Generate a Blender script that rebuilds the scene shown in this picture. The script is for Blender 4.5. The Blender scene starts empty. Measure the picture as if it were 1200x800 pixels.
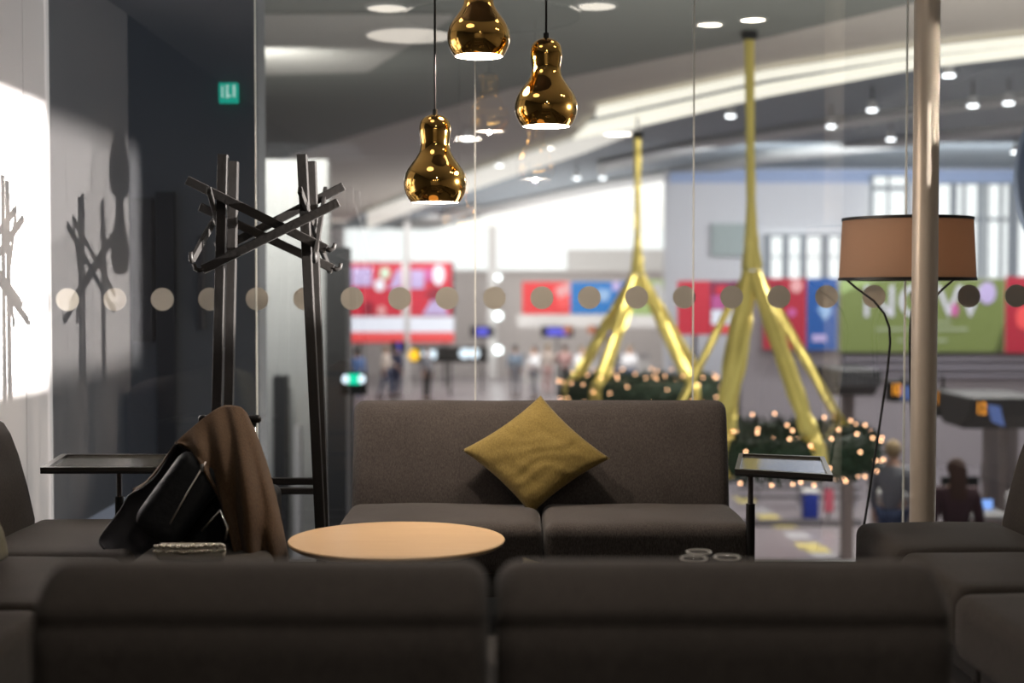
import bpy, bmesh, math, random
from mathutils import Vector, Matrix, noise
random.seed(7)
C = bpy.context.scene.collection
PI = math.pi
F = 1667.0            # focal length in pixels (50 mm on a 36 mm wide sensor, 1200 px)
CAMZ = 1.23
PITCH = math.radians(1.9)

# ------------------------------------------------------------------ pixel -> world
def ray(px, py):
    u, v = (px-600)/F, (400-py)/F
    fw = Vector((0, math.cos(PITCH), -math.sin(PITCH))); up = Vector((0, math.sin(PITCH), math.cos(PITCH)))
    return fw + Vector((1, 0, 0))*u + up*v
def P(px, py, Y):
    d = ray(px, py); return Vector((0, 0, CAMZ)) + d*(Y/d.y)
def PZ(px, py, z):
    d = ray(px, py); return Vector((0, 0, CAMZ)) + d*((z-CAMZ)/d.z)

# ------------------------------------------------------------------ materials
MATS = {}
def nt(name):
    m = bpy.data.materials.new(name); m.use_nodes = True
    t = m.node_tree; b = t.nodes['Principled BSDF']
    return m, t, b
def mat(name, col, rough=.6, metal=0, bump=0, bscale=40, var=0, vscale=6, spec=.5, coat=0, sheen=0):
    if name in MATS: return MATS[name]
    m, t, b = nt(name)
    b.inputs['Base Color'].default_value = (*col, 1); b.inputs['Roughness'].default_value = rough
    b.inputs['Metallic'].default_value = metal; b.inputs['Specular IOR Level'].default_value = spec
    b.inputs['Coat Weight'].default_value = coat
    b.inputs['Sheen Weight'].default_value = sheen
    tc = t.nodes.new('ShaderNodeTexCoord')
    if var:
        n = t.nodes.new('ShaderNodeTexNoise'); n.inputs['Scale'].default_value = vscale; n.inputs['Detail'].default_value = 4
        t.links.new(tc.outputs['Object'], n.inputs['Vector'])
        r = t.nodes.new('ShaderNodeMix'); r.data_type = 'RGBA'
        r.inputs[6].default_value = (*[c*(1-var) for c in col], 1); r.inputs[7].default_value = (*[min(1, c*(1+var)) for c in col], 1)
        t.links.new(n.outputs['Fac'], r.inputs[0]); t.links.new(r.outputs[2], b.inputs['Base Color'])
    if bump:
        n2 = t.nodes.new('ShaderNodeTexNoise'); n2.inputs['Scale'].default_value = bscale; n2.inputs['Detail'].default_value = 3
        t.links.new(tc.outputs['Object'], n2.inputs['Vector'])
        bp = t.nodes.new('ShaderNodeBump'); bp.inputs['Strength'].default_value = bump; bp.inputs['Distance'].default_value = .01
        t.links.new(n2.outputs['Fac'], bp.inputs['Height']); t.links.new(bp.outputs['Normal'], b.inputs['Normal'])
    MATS[name] = m; return m
def emit(name, col, s, sample=True):
    if name in MATS: return MATS[name]
    m, t, b = nt(name)
    b.inputs['Base Color'].default_value = (*[.35*min(.9, c) for c in col], 1)
    b.inputs['Emission Color'].default_value = (*col, 1); b.inputs['Emission Strength'].default_value = s
    if not sample: m.cycles.emission_sampling = 'NONE'
    MATS[name] = m; return m
def fabric(name, col, col2, scale=260, rough=.9):
    """woven upholstery: two thread tones in a fine crossing weave"""
    m, t, b = nt(name); b.inputs['Roughness'].default_value = rough; b.inputs['Specular IOR Level'].default_value = .2
    b.inputs['Sheen Weight'].default_value = .08; b.inputs['Sheen Roughness'].default_value = .5
    tc = t.nodes.new('ShaderNodeTexCoord')
    n = t.nodes.new('ShaderNodeTexNoise'); n.inputs['Scale'].default_value = scale; n.inputs['Detail'].default_value = 2
    n3 = t.nodes.new('ShaderNodeTexNoise'); n3.inputs['Scale'].default_value = 5; n3.inputs['Detail'].default_value = 3
    mp = t.nodes.new('ShaderNodeMapping'); mp.inputs['Scale'].default_value = (1, 1, .35)
    t.links.new(tc.outputs['Object'], mp.inputs['Vector']); t.links.new(mp.outputs['Vector'], n.inputs['Vector']); t.links.new(tc.outputs['Object'], n3.inputs['Vector'])
    ad = t.nodes.new('ShaderNodeMath'); ad.operation = 'MULTIPLY_ADD'; ad.inputs[1].default_value = .3
    t.links.new(n3.outputs['Fac'], ad.inputs[0]); t.links.new(n.outputs['Fac'], ad.inputs[2])
    mr = t.nodes.new('ShaderNodeMapRange'); mr.inputs['From Min'].default_value = .4; mr.inputs['From Max'].default_value = .9
    t.links.new(ad.outputs[0], mr.inputs['Value'])
    r = t.nodes.new('ShaderNodeMix'); r.data_type = 'RGBA'
    r.inputs[6].default_value = (*col, 1); r.inputs[7].default_value = (*col2, 1)
    t.links.new(mr.outputs[0], r.inputs[0]); t.links.new(r.outputs[2], b.inputs['Base Color'])
    bp = t.nodes.new('ShaderNodeBump'); bp.inputs['Strength'].default_value = .25; bp.inputs['Distance'].default_value = .004
    t.links.new(n.outputs['Fac'], bp.inputs['Height']); t.links.new(bp.outputs['Normal'], b.inputs['Normal'])
    MATS[name] = m; return m
def wood(name, c1, c2):
    m, t, b = nt(name); b.inputs['Roughness'].default_value = .38
    tc = t.nodes.new('ShaderNodeTexCoord'); mp = t.nodes.new('ShaderNodeMapping'); mp.inputs['Scale'].default_value = (3, 26, 3)
    n = t.nodes.new('ShaderNodeTexNoise'); n.inputs['Scale'].default_value = 1.6; n.inputs['Detail'].default_value = 5; n.inputs['Distortion'].default_value = .6
    t.links.new(tc.outputs['Object'], mp.inputs['Vector']); t.links.new(mp.outputs['Vector'], n.inputs['Vector'])
    r = t.nodes.new('ShaderNodeMix'); r.data_type = 'RGBA'; r.inputs[6].default_value = (*c1, 1); r.inputs[7].default_value = (*c2, 1)
    t.links.new(n.outputs['Fac'], r.inputs[0]); t.links.new(r.outputs[2], b.inputs['Base Color']); MATS[name] = m; return m
def glass_pane(name):
    """flat architectural glazing: see-through with a Fresnel reflection"""
    m = bpy.data.materials.new(name); m.use_nodes = True; t = m.node_tree; t.nodes.clear()
    o = t.nodes.new('ShaderNodeOutputMaterial'); tr = t.nodes.new('ShaderNodeBsdfTransparent'); g = t.nodes.new('ShaderNodeBsdfGlossy')
    tr.inputs['Color'].default_value = (.94, .95, .95, 1); g.inputs['Roughness'].default_value = 0.0
    lw = t.nodes.new('ShaderNodeLayerWeight'); lw.inputs['Blend'].default_value = .5
    pw = t.nodes.new('ShaderNodeMath'); pw.operation = 'POWER'; pw.inputs[1].default_value = 5; t.links.new(lw.outputs['Facing'], pw.inputs[0])
    fr = t.nodes.new('ShaderNodeMath'); fr.operation = 'MULTIPLY_ADD'; fr.inputs[1].default_value = .88; fr.inputs[2].default_value = .115; t.links.new(pw.outputs[0], fr.inputs[0])
    mx = t.nodes.new('ShaderNodeMixShader')
    t.links.new(fr.outputs[0], mx.inputs[0]); t.links.new(tr.outputs[0], mx.inputs[1]); t.links.new(g.outputs[0], mx.inputs[2]); t.links.new(mx.outputs[0], o.inputs[0])
    MATS[name] = m; return m
def clear_glass(name):
    m, t, b = nt(name); b.inputs['Transmission Weight'].default_value = 1; b.inputs['Roughness'].default_value = .02; b.inputs['IOR'].default_value = 1.45
    MATS[name] = m; return m
def shade_mat(name, col):
    m = bpy.data.materials.new(name); m.use_nodes = True; t = m.node_tree; t.nodes.clear()
    o = t.nodes.new('ShaderNodeOutputMaterial'); d = t.nodes.new('ShaderNodeBsdfDiffuse'); tl = t.nodes.new('ShaderNodeBsdfTranslucent'); mx = t.nodes.new('ShaderNodeMixShader')
    d.inputs[0].default_value = (*col, 1); tl.inputs[0].default_value = (*col, 1); mx.inputs[0].default_value = .55
    t.links.new(d.outputs[0], mx.inputs[1]); t.links.new(tl.outputs[0], mx.inputs[2]); t.links.new(mx.outputs[0], o.inputs[0]); MATS[name] = m; return m

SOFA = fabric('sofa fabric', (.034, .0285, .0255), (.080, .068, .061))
SOFA_DIM = fabric('dimmed sofa fabric', (.021, .0170, .0137), (.046, .0375, .0305))  # same sofa cloth, darkened so the side sofas' shade sits in its colour
OLIVE = fabric('olive cushion cloth', (.15, .105, .028), (.25, .18, .052), 220)
GREYCUSH = fabric('grey green cushion cloth', (.10, .095, .06), (.18, .165, .11), 220)
BLACKM = mat('black metal', (.006, .0055, .005), .5, spec=.35)
DARKW = mat('black stained wood', (.0045, .0035, .003), .6, bump=.1, bscale=60, spec=.25)
GOLDL = mat('gold mirror', (.86, .50, .13), .06, 1)
FOIL = mat('gold foil', (1, .80, .22), .28, .6, bump=.9, bscale=9)
WHITE = mat('white paint', (.78, .76, .74), .6)
SHELLIN = mat('white enamel', (.9, .88, .85), .4)
CHROME = mat('chrome', (.8, .8, .8), .15, 1)
WOOD = wood('pale beech', (.70, .45, .24), (.80, .55, .31))
LINING = mat('black lining', (.010, .009, .013), .7, bump=.3, bscale=8)
COAT = fabric('brown coat cloth', (.045, .0245, .0115), (.078, .045, .022), 200)
LEATHER = mat('black leather', (.007, .008, .010), .6, bump=.35, bscale=30, spec=.3)
GLASS = glass_pane('glazing')
TUMBLER = clear_glass('tumbler glass')
DOT = mat('frosted dot film', (.66, .59, .50), .8)

# ------------------------------------------------------------------ mesh helpers
def B(): return bmesh.new()
def box(bm, c, s, rot=None):
    vs = []
    for x, y, z in ((-1,-1,-1),(1,-1,-1),(1,1,-1),(-1,1,-1),(-1,-1,1),(1,-1,1),(1,1,1),(-1,1,1)):
        v = Vector((x*s[0]/2, y*s[1]/2, z*s[2]/2))
        if rot is not None: v = rot @ v
        vs.append(bm.verts.new(v + Vector(c)))
    for f in ((3,2,1,0),(4,5,6,7),(0,1,5,4),(1,2,6,5),(2,3,7,6),(3,0,4,7)): bm.faces.new([vs[i] for i in f])
    return bm
def bar(bm, a, b, w, h, up=Vector((0, 0, 1))):
    """square bar from a to b, w across, h along 'up'"""
    a, b = Vector(a), Vector(b); d = (b-a); L = d.length; d.normalize()
    s = d.cross(up)
    if s.length < 1e-4: s = d.cross(Vector((0, 1, 0)))
    s.normalize(); u = s.cross(d).normalized()
    box(bm, (a+b)/2, (w, L, h), Matrix((s, d, u)).transposed())
    return bm
def tube(bm, pts, r, n=10, cap=True):
    pts = [Vector(p) for p in pts]; rs = r if isinstance(r, (list, tuple)) else [r]*len(pts)
    rings = []; side = None
    for i, p in enumerate(pts):
        d = (pts[min(i+1, len(pts)-1)] - pts[max(i-1, 0)]).normalized()
        if side is None: side = d.cross(Vector((0, 0, 1))) if abs(d.z) < .9 else d.cross(Vector((0, 1, 0)))
        side = (side - d*side.dot(d)).normalized(); up = d.cross(side)
        rings.append([bm.verts.new(p + (side*math.cos(2*PI*k/n) + up*math.sin(2*PI*k/n))*rs[i]) for k in range(n)])
    for a, b in zip(rings, rings[1:]):
        for k in range(n): bm.faces.new((a[k], a[(k+1) % n], b[(k+1) % n], b[k]))
    if cap: bm.faces.new(rings[0][::-1]); bm.faces.new(rings[-1])
    return bm
def cyl(bm, c, r, h, n=32, r2=None):
    c = Vector(c); return tube(bm, [c, c + Vector((0, 0, h))], [r, r if r2 is None else r2], n)
def lathe(bm, prof, c=(0, 0, 0), n=40, close=False):
    c = Vector(c); rings = []
    for r, z in prof:
        if r < 1e-5: rings.append([bm.verts.new(c + Vector((0, 0, z)))])
        else: rings.append([bm.verts.new(c + Vector((r*math.cos(2*PI*k/n), r*math.sin(2*PI*k/n), z))) for k in range(n)])
    pairs = list(zip(rings, rings[1:])) + ([(rings[-1], rings[0])] if close else [])
    for a, b in pairs:
        for k in range(n):
            k2 = (k+1) % n
            if len(a) == 1 and len(b) == 1: continue
            if len(a) == 1: bm.faces.new((a[0], b[k2], b[k]))
            elif len(b) == 1: bm.faces.new((a[k], a[k2], b[0]))
            else: bm.faces.new((a[k], a[k2], b[k2], b[k]))
    return bm
def prism(bm, pts, ext):
    ext = Vector(ext); a = [bm.verts.new(Vector(p)) for p in pts]; b = [bm.verts.new(Vector(p)+ext) for p in pts]
    bm.faces.new(a); bm.faces.new(b[::-1]); n = len(pts)
    for i in range(n): bm.faces.new((a[i], b[i], b[(i+1) % n], a[(i+1) % n]))
    return bm
def samples(h, r, k):
    s = [-h, -h+.25*r, -h+.6*r, -h+r]; inner = [(-h+r) + (2*h-2*r)*i/k for i in range(1, k)]
    return s + inner + [h-r, h-.6*r, h-.25*r, h]
def rbox(bm, c, half, r, k=8, crown=0, wob=0, seed=0):
    """rounded, slightly crowned upholstery block"""
    c = Vector(c); H = Vector(half); S = [samples(H[i], r, k) for i in range(3)]; cache = {}
    def vert(p):
        key = tuple(round(x, 5) for x in p)
        if key in cache: return cache[key]
        q = Vector([max(-(H[i]-r), min(H[i]-r, p[i])) for i in range(3)]); d = Vector(p)-q
        v = q + (d.normalized()*r if d.length > 1e-9 else d)
        fx, fy, fz = v.x/H.x, v.y/H.y, v.z/H.z
        v.z += crown*(1-fx*fx)*(1-fy*fy)*fz
        if wob: v += noise.noise_vector(v*4 + Vector((seed, 0, 0)))*wob
        cache[key] = bm.verts.new(v+c); return cache[key]
    for ax in range(3):
        i, j = (ax+1) % 3, (ax+2) % 3
        for sgn in (-1, 1):
            for a in range(len(S[i])-1):
                for b in range(len(S[j])-1):
                    quad = []
                    for da, db in ((0,0),(1,0),(1,1),(0,1)):
                        p = [0, 0, 0]; p[ax] = sgn*H[ax]; p[i] = S[i][a+da]; p[j] = S[j][b+db]; quad.append(vert(p))
                    if sgn < 0: quad.reverse()
                    bm.faces.new(quad)
    return bm
def loft_profile(bm, prof, W, r=.04, n=12, wob=0):
    """extrude a closed (y,z) outline along x with softly rounded ends"""
    m = len(prof); nrm = []
    for i in range(m):
        a, b = Vector(prof[i-1]), Vector(prof[(i+1) % m]); t = (b-a).normalized(); nrm.append(Vector((t.y, -t.x)))
    area = sum(prof[i][0]*prof[(i+1) % m][1]-prof[(i+1) % m][0]*prof[i][1] for i in range(m))
    if area < 0: nrm = [-v for v in nrm]
    st = []
    for k in range(6):
        t = k/5*PI/2; st.append((-W/2 + r - r*math.cos(t), r - r*math.sin(t)))
    st += [(-W/2+r + (W-2*r)*k/n, 0) for k in range(1, n)]
    st += [(-x, i) for x, i in reversed(st[:6])]
    rings = []
    for x, inset in st:
        ring = []
        for i in range(m):
            v = Vector((x, prof[i][0]-nrm[i].x*inset, prof[i][1]-nrm[i].y*inset))
            if wob: v += noise.noise_vector(v*3)*wob
            ring.append(bm.verts.new(v))
        rings.append(ring)
    for a, b in zip(rings, rings[1:]):
        for i in range(m): bm.faces.new((a[i], a[(i+1) % m], b[(i+1) % m], b[i]))
    bm.faces.new(rings[0]); bm.faces.new(rings[-1][::-1]); return bm
def grid(bm, f, nu, nv):
    g = [[bm.verts.new(f(i/nu, j/nv)) for j in range(nv+1)] for i in range(nu+1)]
    for i in range(nu):
        for j in range(nv): bm.faces.new((g[i][j], g[i+1][j], g[i+1][j+1], g[i][j+1]))
    return bm

# ------------------------------------------------------------------ object helpers
def obj(name, bm, m, parent=None, smooth=False, bevel=0, solid=0, sub=0, world=False):
    if world and parent is not None:
        parent_m = Matrix.Translation(parent.location) @ parent.rotation_euler.to_matrix().to_4x4()
        bmesh.ops.transform(bm, matrix=parent_m.inverted(), verts=bm.verts)
    bmesh.ops.recalc_face_normals(bm, faces=bm.faces)
    me = bpy.data.meshes.new(name); bm.to_mesh(me); bm.free(); me.materials.append(m)
    if smooth:
        for p in me.polygons: p.use_smooth = True
        if smooth == 'angle':
            me.set_sharp_from_angle(angle=math.radians(35))
    o = bpy.data.objects.new(name, me); C.objects.link(o)
    if parent is not None: o.parent = parent
    if solid:
        s = o.modifiers.new('thickness', 'SOLIDIFY'); s.thickness = solid; s.offset = 0
    if bevel:
        b = o.modifiers.new('soft edges', 'BEVEL'); b.width = bevel; b.segments = 2; b.limit_method = 'ANGLE'
    if sub:
        s = o.modifiers.new('smooth', 'SUBSURF'); s.levels = sub; s.render_levels = sub
    return o
def tag(o, label, cat, group=None, kind=None):
    o['label'] = label; o['category'] = cat
    if group: o['group'] = group
    if kind: o['kind'] = kind
    return o
def thing(name, label, cat, loc=(0, 0, 0), rz=0, group=None):
    o = bpy.data.objects.new(name, None); C.objects.link(o); o.empty_display_size = .1
    o.location = loc; o.rotation_euler = (0, 0, rz); return tag(o, label, cat, group)
def struct(name, bm, m, parent=None, label=None, cat=None, **k):
    o = obj(name, bm, m, parent, **k)
    if parent is None:
        o['kind'] = 'structure'
        if label: o['label'] = label
        if cat: o['category'] = cat
    return o
def copy_tree(o, parent=None):
    c = o.copy(); C.objects.link(c)
    if parent is not None: c.parent = parent
    for ch in list(o.children): copy_tree(ch, c)
    return c

# ================================================================== THE LOUNGE SHELL
GY = 6.40                                    # glass plane
LW = -2.09                                   # left wall
FLOORM = mat('lounge carpet', (.05, .047, .045), .95, bump=.3, bscale=300)
struct('floor', box(B(), (.6, 1.9, -.10), (5.6, 9.2, .20)), FLOORM, label='dark carpeted floor of the lounge', cat='floor')
CEILM = mat('lounge ceiling paint', (.30, .29, .29), .8)
struct('ceiling', box(B(), (.6, 1.9, 2.85), (5.6, 9.2, .20)), CEILM, label='grey ceiling of the lounge', cat='ceiling')
# left wall: white vertical panels next to the glass
bm = B()
x0 = LW-.12
for (a, b_) in ((5.02, 5.70), (5.705, 6.11), (6.115, 6.46)): box(bm, (LW-.06, (a+b_)/2, 1.375), (.12, b_-a, 2.75))
struct('wall_left', bm, mat('white wall panel', (.80, .76, .76), .75), label='white panelled wall at the left end of the glass', cat='wall')
struct('wall_left_rear', box(B(), (LW-.06, 1.16, 1.375), (.12, 7.7, 2.75)), mat('dark wall panel', (.06, .06, .065), .7), label='dark wall behind the left sofas', cat='wall')
struct('wall_right', box(B(), (3.26, 1.9, 1.375), (.12, 9.2, 2.75)), mat('grey wall paint', (.42, .40, .38), .8), label='grey right wall of the lounge', cat='wall')
struct('wall_back', box(B(), (.6, -2.66, 1.375), (5.6, .12, 2.75)), MATS['grey wall paint'], label='grey back wall of the lounge', cat='wall')

# glazing: five frameless panes with frosted dots
joints = [LW+.005, P(301, 400, GY).x, P(557, 400, GY).x, P(812, 400, GY).x, P(1060, 400, GY).x, 3.19]
dot_me = None
dots = [79 + 55.6*i for i in range(24)]
wins = []
for i in range(5):
    a, b_ = joints[i]+.003, joints[i+1]-.003
    w = struct('window_%d' % (i+1), box(B(), ((a+b_)/2, GY, 1.375), (b_-a, .002, 2.75)), GLASS,
               label='%s frameless glass pane counted from the white wall' % ('first', 'second', 'third', 'fourth', 'fifth')[i], cat='window')
    wins.append((a, b_, w))
for k, d in enumerate(dots):
    c = P(d, 351 - .004*(d-79), GY+.004)
    for a, b_, w in wins:
        if a-.003 <= c.x <= b_+.003:
            if dot_me is None:
                bm = B(); tube(bm, [(0, .0015, 0), (0, -.0015, 0)], .0515, 40); o = obj('dot_decal', bm, DOT, w); dot_me = o.data
            else:
                o = bpy.data.objects.new('dot_decal', dot_me); C.objects.link(o); o.parent = w
            o.location = c
SILI = mat('silicone joint', (.75, .76, .70), .3)
for i in range(1, 5):
    struct('trim_%d' % i, box(B(), (joints[i], GY-.001, 1.375), (.006, .014, 2.75)), SILI, label='%s thin vertical glass joint counted from the white wall' % ('first', 'second', 'third', 'fourth')[i-1], cat='trim')
struct('trim_5', box(B(), (.6, GY, .012), (5.38, .06, .024)), mat('dark steel channel', (.05, .05, .05), .4), label='floor channel under the glass panes', cat='trim')
struct('column', cyl(B(), (P(1083, 400, 5.60).x, 5.60, 0), .050, 2.75, 40), mat('brushed column steel', (.62, .53, .43), .38, .2), smooth='angle',
       label='slim round steel column in front of the glass', cat='column')

# ================================================================== SOFAS
def back_profile(h, thick=.30, D=.82):
    f = D-thick
    return [(f+.02, .20), (f+.015, .40), (f+.04, .52), (f+.072, .64), (f+.10, h-.06), (f+.125, h-.02), (f+.16, h), (f+.20, h-.004), (f+.245, h-.022),
            (D-.015, h-.055), (D-.004, h-.075), (D-.012, h-.083), (D, h-.094), (D+.002, h-.14), (D, h-.30), (D-.006, .34), (D-.03, .22), (D-.10, .19)]
def sofa(name, label, loc, rz, W, nseat, nback, h, m, group):
    t = thing(name, label, 'sofa', loc, rz, group)
    D = .82
    b = B(); rbox(b, (0, D/2+.01, .165), (W/2-.03, D/2-.06, .05), .015, 3); obj('frame', b, mat('dark sofa frame', (.02, .018, .017), .7), t, True)
    for sx in (-1, 1):
        for y in (.10, D-.10):
            b = B(); cyl(b, (sx*(W/2-.10), y, 0), .016, .13, 14, .022); obj('leg', b, BLACKM, t, 'angle')
    sw = W/nseat
    for i in range(nseat):
        b = B(); rbox(b, (-W/2+sw*(i+.5), .27, .305), (sw/2-.003, .27, .093), .045, 10, .012, .004, i*7+len(label)); obj('seat_cushion', b, m, t, True)
    bw = W/nback
    for i in range(nback):
        b = B(); loft_profile(b, back_profile(h), bw-.012, .045, 14, .003); bmesh.ops.translate(b, verts=b.verts, vec=(-W/2+bw*(i+.5), 0, 0)); obj('backrest', b, m, t, True)
    return t
gs = 'grey upholstered lounge sofas'
sofa('sofa', 'grey two-seat sofa facing the camera in front of the glass, with the olive cushion', (.115, 5.12, 0), 0, 1.53, 2, 1, .797, SOFA, gs)
sofa('sofa', 'grey sofa seen from behind, its two backrests filling the bottom of the photo', (-.035, 2.33+.82, 0), PI, 1.555, 2, 2, .767, SOFA, gs)
sofa('sofa', 'grey sofa along the left wall, its far end near the tray table and coat', (-1.23, 4.53, 0), PI/2, 1.50, 2, 1, .775, SOFA_DIM, gs)
sofa('sofa', 'grey sofa along the left wall nearest the camera, mostly out of frame', (-1.23, 3.005, 0), PI/2, 1.50, 2, 1, .775, SOFA_DIM, gs)
sofa('sofa', 'grey sofa at right beside the steel column and floor lamp', (1.255, 4.60, 0), -PI/2, 1.22, 2, 1, .775, SOFA_DIM, gs)
sofa('sofa', 'grey sofa at the lower right edge, nearer than the one by the column', (1.235, 3.22, 0), -PI/2, 1.50, 2, 1, .775, SOFA_DIM, gs)

# cushions
def cushion(name, label, s, th, M, m, wr=1.0):
    bm = B(); n = 36
    def f(sgn):
        def g(a, b):
            u, v = 2*a-1, 2*b-1
            x = s*u*(1-.085*(1-v*v)*u*u); y = s*v*(1-.085*(1-u*u)*v*v)
            e = max(0, (1-u*u)*(1-v*v)); z = th*(e**.42)
            wl = math.sin((u*.35+v)*17 + 2.5*noise.noise(Vector((u*1.3, v*1.3, 3)))*3)*.5 + math.sin((u*.9+v*.5)*11+noise.noise(Vector((u*2, v*2, 9)))*4)*.3
            fall = max(0, .25+.75*(.5-.5*(v+.35*u)))
            z += wr*.0055*wl*fall*(e**.3) + .010*noise.noise(Vector((u*2.2, v*2.2, 5)))*(e**.4)
            return M @ Vector((x, y, sgn*z))
        return g
    grid(bm, f(1), n, n); grid(bm, f(-1), n, n); bmesh.ops.remove_doubles(bm, verts=bm.verts, dist=1e-4)
    c = M.translation.copy(); bmesh.ops.translate(bm, verts=bm.verts, vec=-c)
    o = obj(name, bm, m, None, True); o.location = c; return tag(o, label, 'cushion')
def lean(c, az, tilt, roll, sq=1.0):
    """cushion frame: plane normal faces -y turned by az, leaning back by tilt, rolled in its plane"""
    return Matrix.Translation(c) @ Matrix.Rotation(az, 4, 'Z') @ Matrix.Rotation(PI/2 - tilt, 4, 'X') @ Matrix.Diagonal((1, sq, 1, 1)) @ Matrix.Rotation(roll, 4, 'Z')
cushion('cushion', 'olive square cushion standing on its corner against the backrest of the middle sofa', .208, .065,
        lean(P(628, 532, 5.60), 0, math.radians(20), math.radians(45-4), .82), OLIVE)
cushion('cushion', 'grey-green cushion corner at the left edge, leaning on the left sofa', .20, .06,
        lean(Vector((-1.60, 4.12, .585)), PI/2, math.radians(18), math.radians(8)), GREYCUSH, .5)

# ================================================================== TABLES
def round_table(label, c, r, top, m):
    t = thing('coffee_table', label, 'table', (c[0], c[1], 0))
    b = B(); lathe(b, [(0, top-.020), (r-.018, top-.020), (r-.004, top-.012), (r, top-.004), (r-.003, top), (0, top)], n=72); obj('tabletop', b, m, t, 'angle')
    b = B(); cyl(b, (0, 0, .012), .028, top-.034, 24); obj('pedestal', b, BLACKM, t, 'angle')
    b = B(); lathe(b, [(0, 0), (.22, 0), (.222, .006), (.20, .012), (.03, .016), (0, .016)], n=48); obj('base', b, BLACKM, t, 'angle')
    return t
tc_ = P(465, 631, 4.60)
round_table('round coffee table with pale wooden top in front of the middle sofa', tc_, .352, tc_.z, WOOD)
round_table('low round table behind the front sofa, holding three tumblers', (.42, 3.72), .34, .43, mat('dark table laminate', (.05, .04, .035), .4))
def tumbler(px, py, Y, label):
    p = P(px, py, Y); h = p.z - .431; r = .0345
    t = thing('tumbler', label, 'glass', (p.x, p.y, .431), 0, 'glass tumblers on the low table')
    b = B(); lathe(b, [(0, 0), (r*.80, 0), (r*.84, .004), (r, h-.001), (r-.0012, h), (r-.0026, h-.001), (r*.76, .012), (0, .011)], n=40); obj('glass_body', b, TUMBLER, t, True)
    b = B(); lathe(b, [(r+.0009, h-.003), (r+.0012, h-.0005), (r, h+.0012), (r-.0026, h+.0008), (r-.0032, h-.002), (r-.0012, h-.0035)], n=48, close=True); obj('rim', b, mat('painted rim glint', (.75, .72, .66), .12, 0, spec=1), t, True)  # pale ring: the rim's bright reflections put into its colour
    return t
tumbler(819, 646, 3.93, 'clear tumbler standing behind the other two on the low table')
tumbler(813, 653, 3.66, 'clear tumbler front left of three on the low table')
tumbler(852, 652, 3.74, 'clear tumbler at the right of three on the low table')
b = B(); p0 = P(628, 648, 3.86)
grid(b, lambda a, c: Vector((.13*(a-.35), (.5-abs(c-.5))*0 + .05*(c-.5)*(1.4), .431-.431 + .092*(1-abs(2*c-1))*(1-.35*a))), 8, 8)
o = obj('napkin', b, mat('beige paper napkin', (.42, .34, .20), .9), None, False, 0, .0015); o.location = (p0.x+.01, 3.80, .4325)
tag(o, 'folded beige napkin peeking over the front sofa', 'napkin')

def tray_table(label, corners, top, post, foot_dir, bracket):
    """laptop table: shallow tray on an off-centre post with a flat foot"""
    cx = sum(c.x for c in corners)/4; cy = sum(c.y for c in corners)/4
    t = thing('side_table', label, 'side table', (post[0], post[1], 0))
    def L(v, z): return Vector((v[0]-post[0], v[1]-post[1], z))
    inner = [Vector((cx, cy, 0)) + (Vector((c.x, c.y, 0))-Vector((cx, cy, 0)))*.90 for c in corners]
    b = B(); prism(b, [L(c, top-.016) for c in corners], (0, 0, .010)); obj('tray', b, BLACKM, t, bevel=.002)
    b = B()
    for i in range(4):
        j = (i+1) % 4
        prism(b, [L(corners[i], top-.0058), L(corners[j], top-.0058), L(inner[j], top-.0058), L(inner[i], top-.0058)], (0, 0, .0138))
    obj('rim', b, mat('dark bronze rim', (.045, .040, .034), .3, .4), t)
    b = B(); prism(b, [L(c, top-.0057) for c in inner], (0, 0, .006)); obj('tabletop', b, mat('smoked glass top', (.16, .155, .13), .14, 0, spec=.8, coat=.5), t)
    b = B(); cyl(b, (0, 0, .0), .010, top-.016, 20); obj('post', b, mat('steel post', (.10, .09, .09), .35, .6), t, 'angle')
    b = B(); cyl(b, (0, 0, .012), .0165, top-.14, 20); obj('sleeve', b, BLACKM, t, 'angle')
    b = B(); box(b, (bracket[0]/2, bracket[1]/2, top-.023), (abs(bracket[0])+.03, abs(bracket[1])+.03, .014)); obj('bracket', b, BLACKM, t, bevel=.003)
    b = B(); d = Vector((foot_dir[0], foot_dir[1], 0)); rbox(b, (d.x/2, d.y/2, .006), (abs(d.x)/2+.10, abs(d.y)/2+.10, .006), .005, 3); obj('foot', b, BLACKM, t, True)
    return t
lt = .585
L4 = [PZ(47, 550, lt), PZ(212, 550, lt), PZ(226, 534, lt), PZ(72, 534, lt)]
pz = P(138, 556, 5.40)
tray_table('black tray side table at left, standing behind the coat by the glass', L4, lt, (pz.x, 5.42), (.05, .15), (-.05, -.05))
R4 = [PZ(861, 552, .60), PZ(976, 559, .60), PZ(966, 537, .60), PZ(866, 533, .60)]
pz = P(880, 600, 5.12)
tray_table('small tray side table with smoked glass top right of the middle sofa', R4, .60, (pz.x, 5.13), (.05, .15), (.05, .03))

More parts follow.
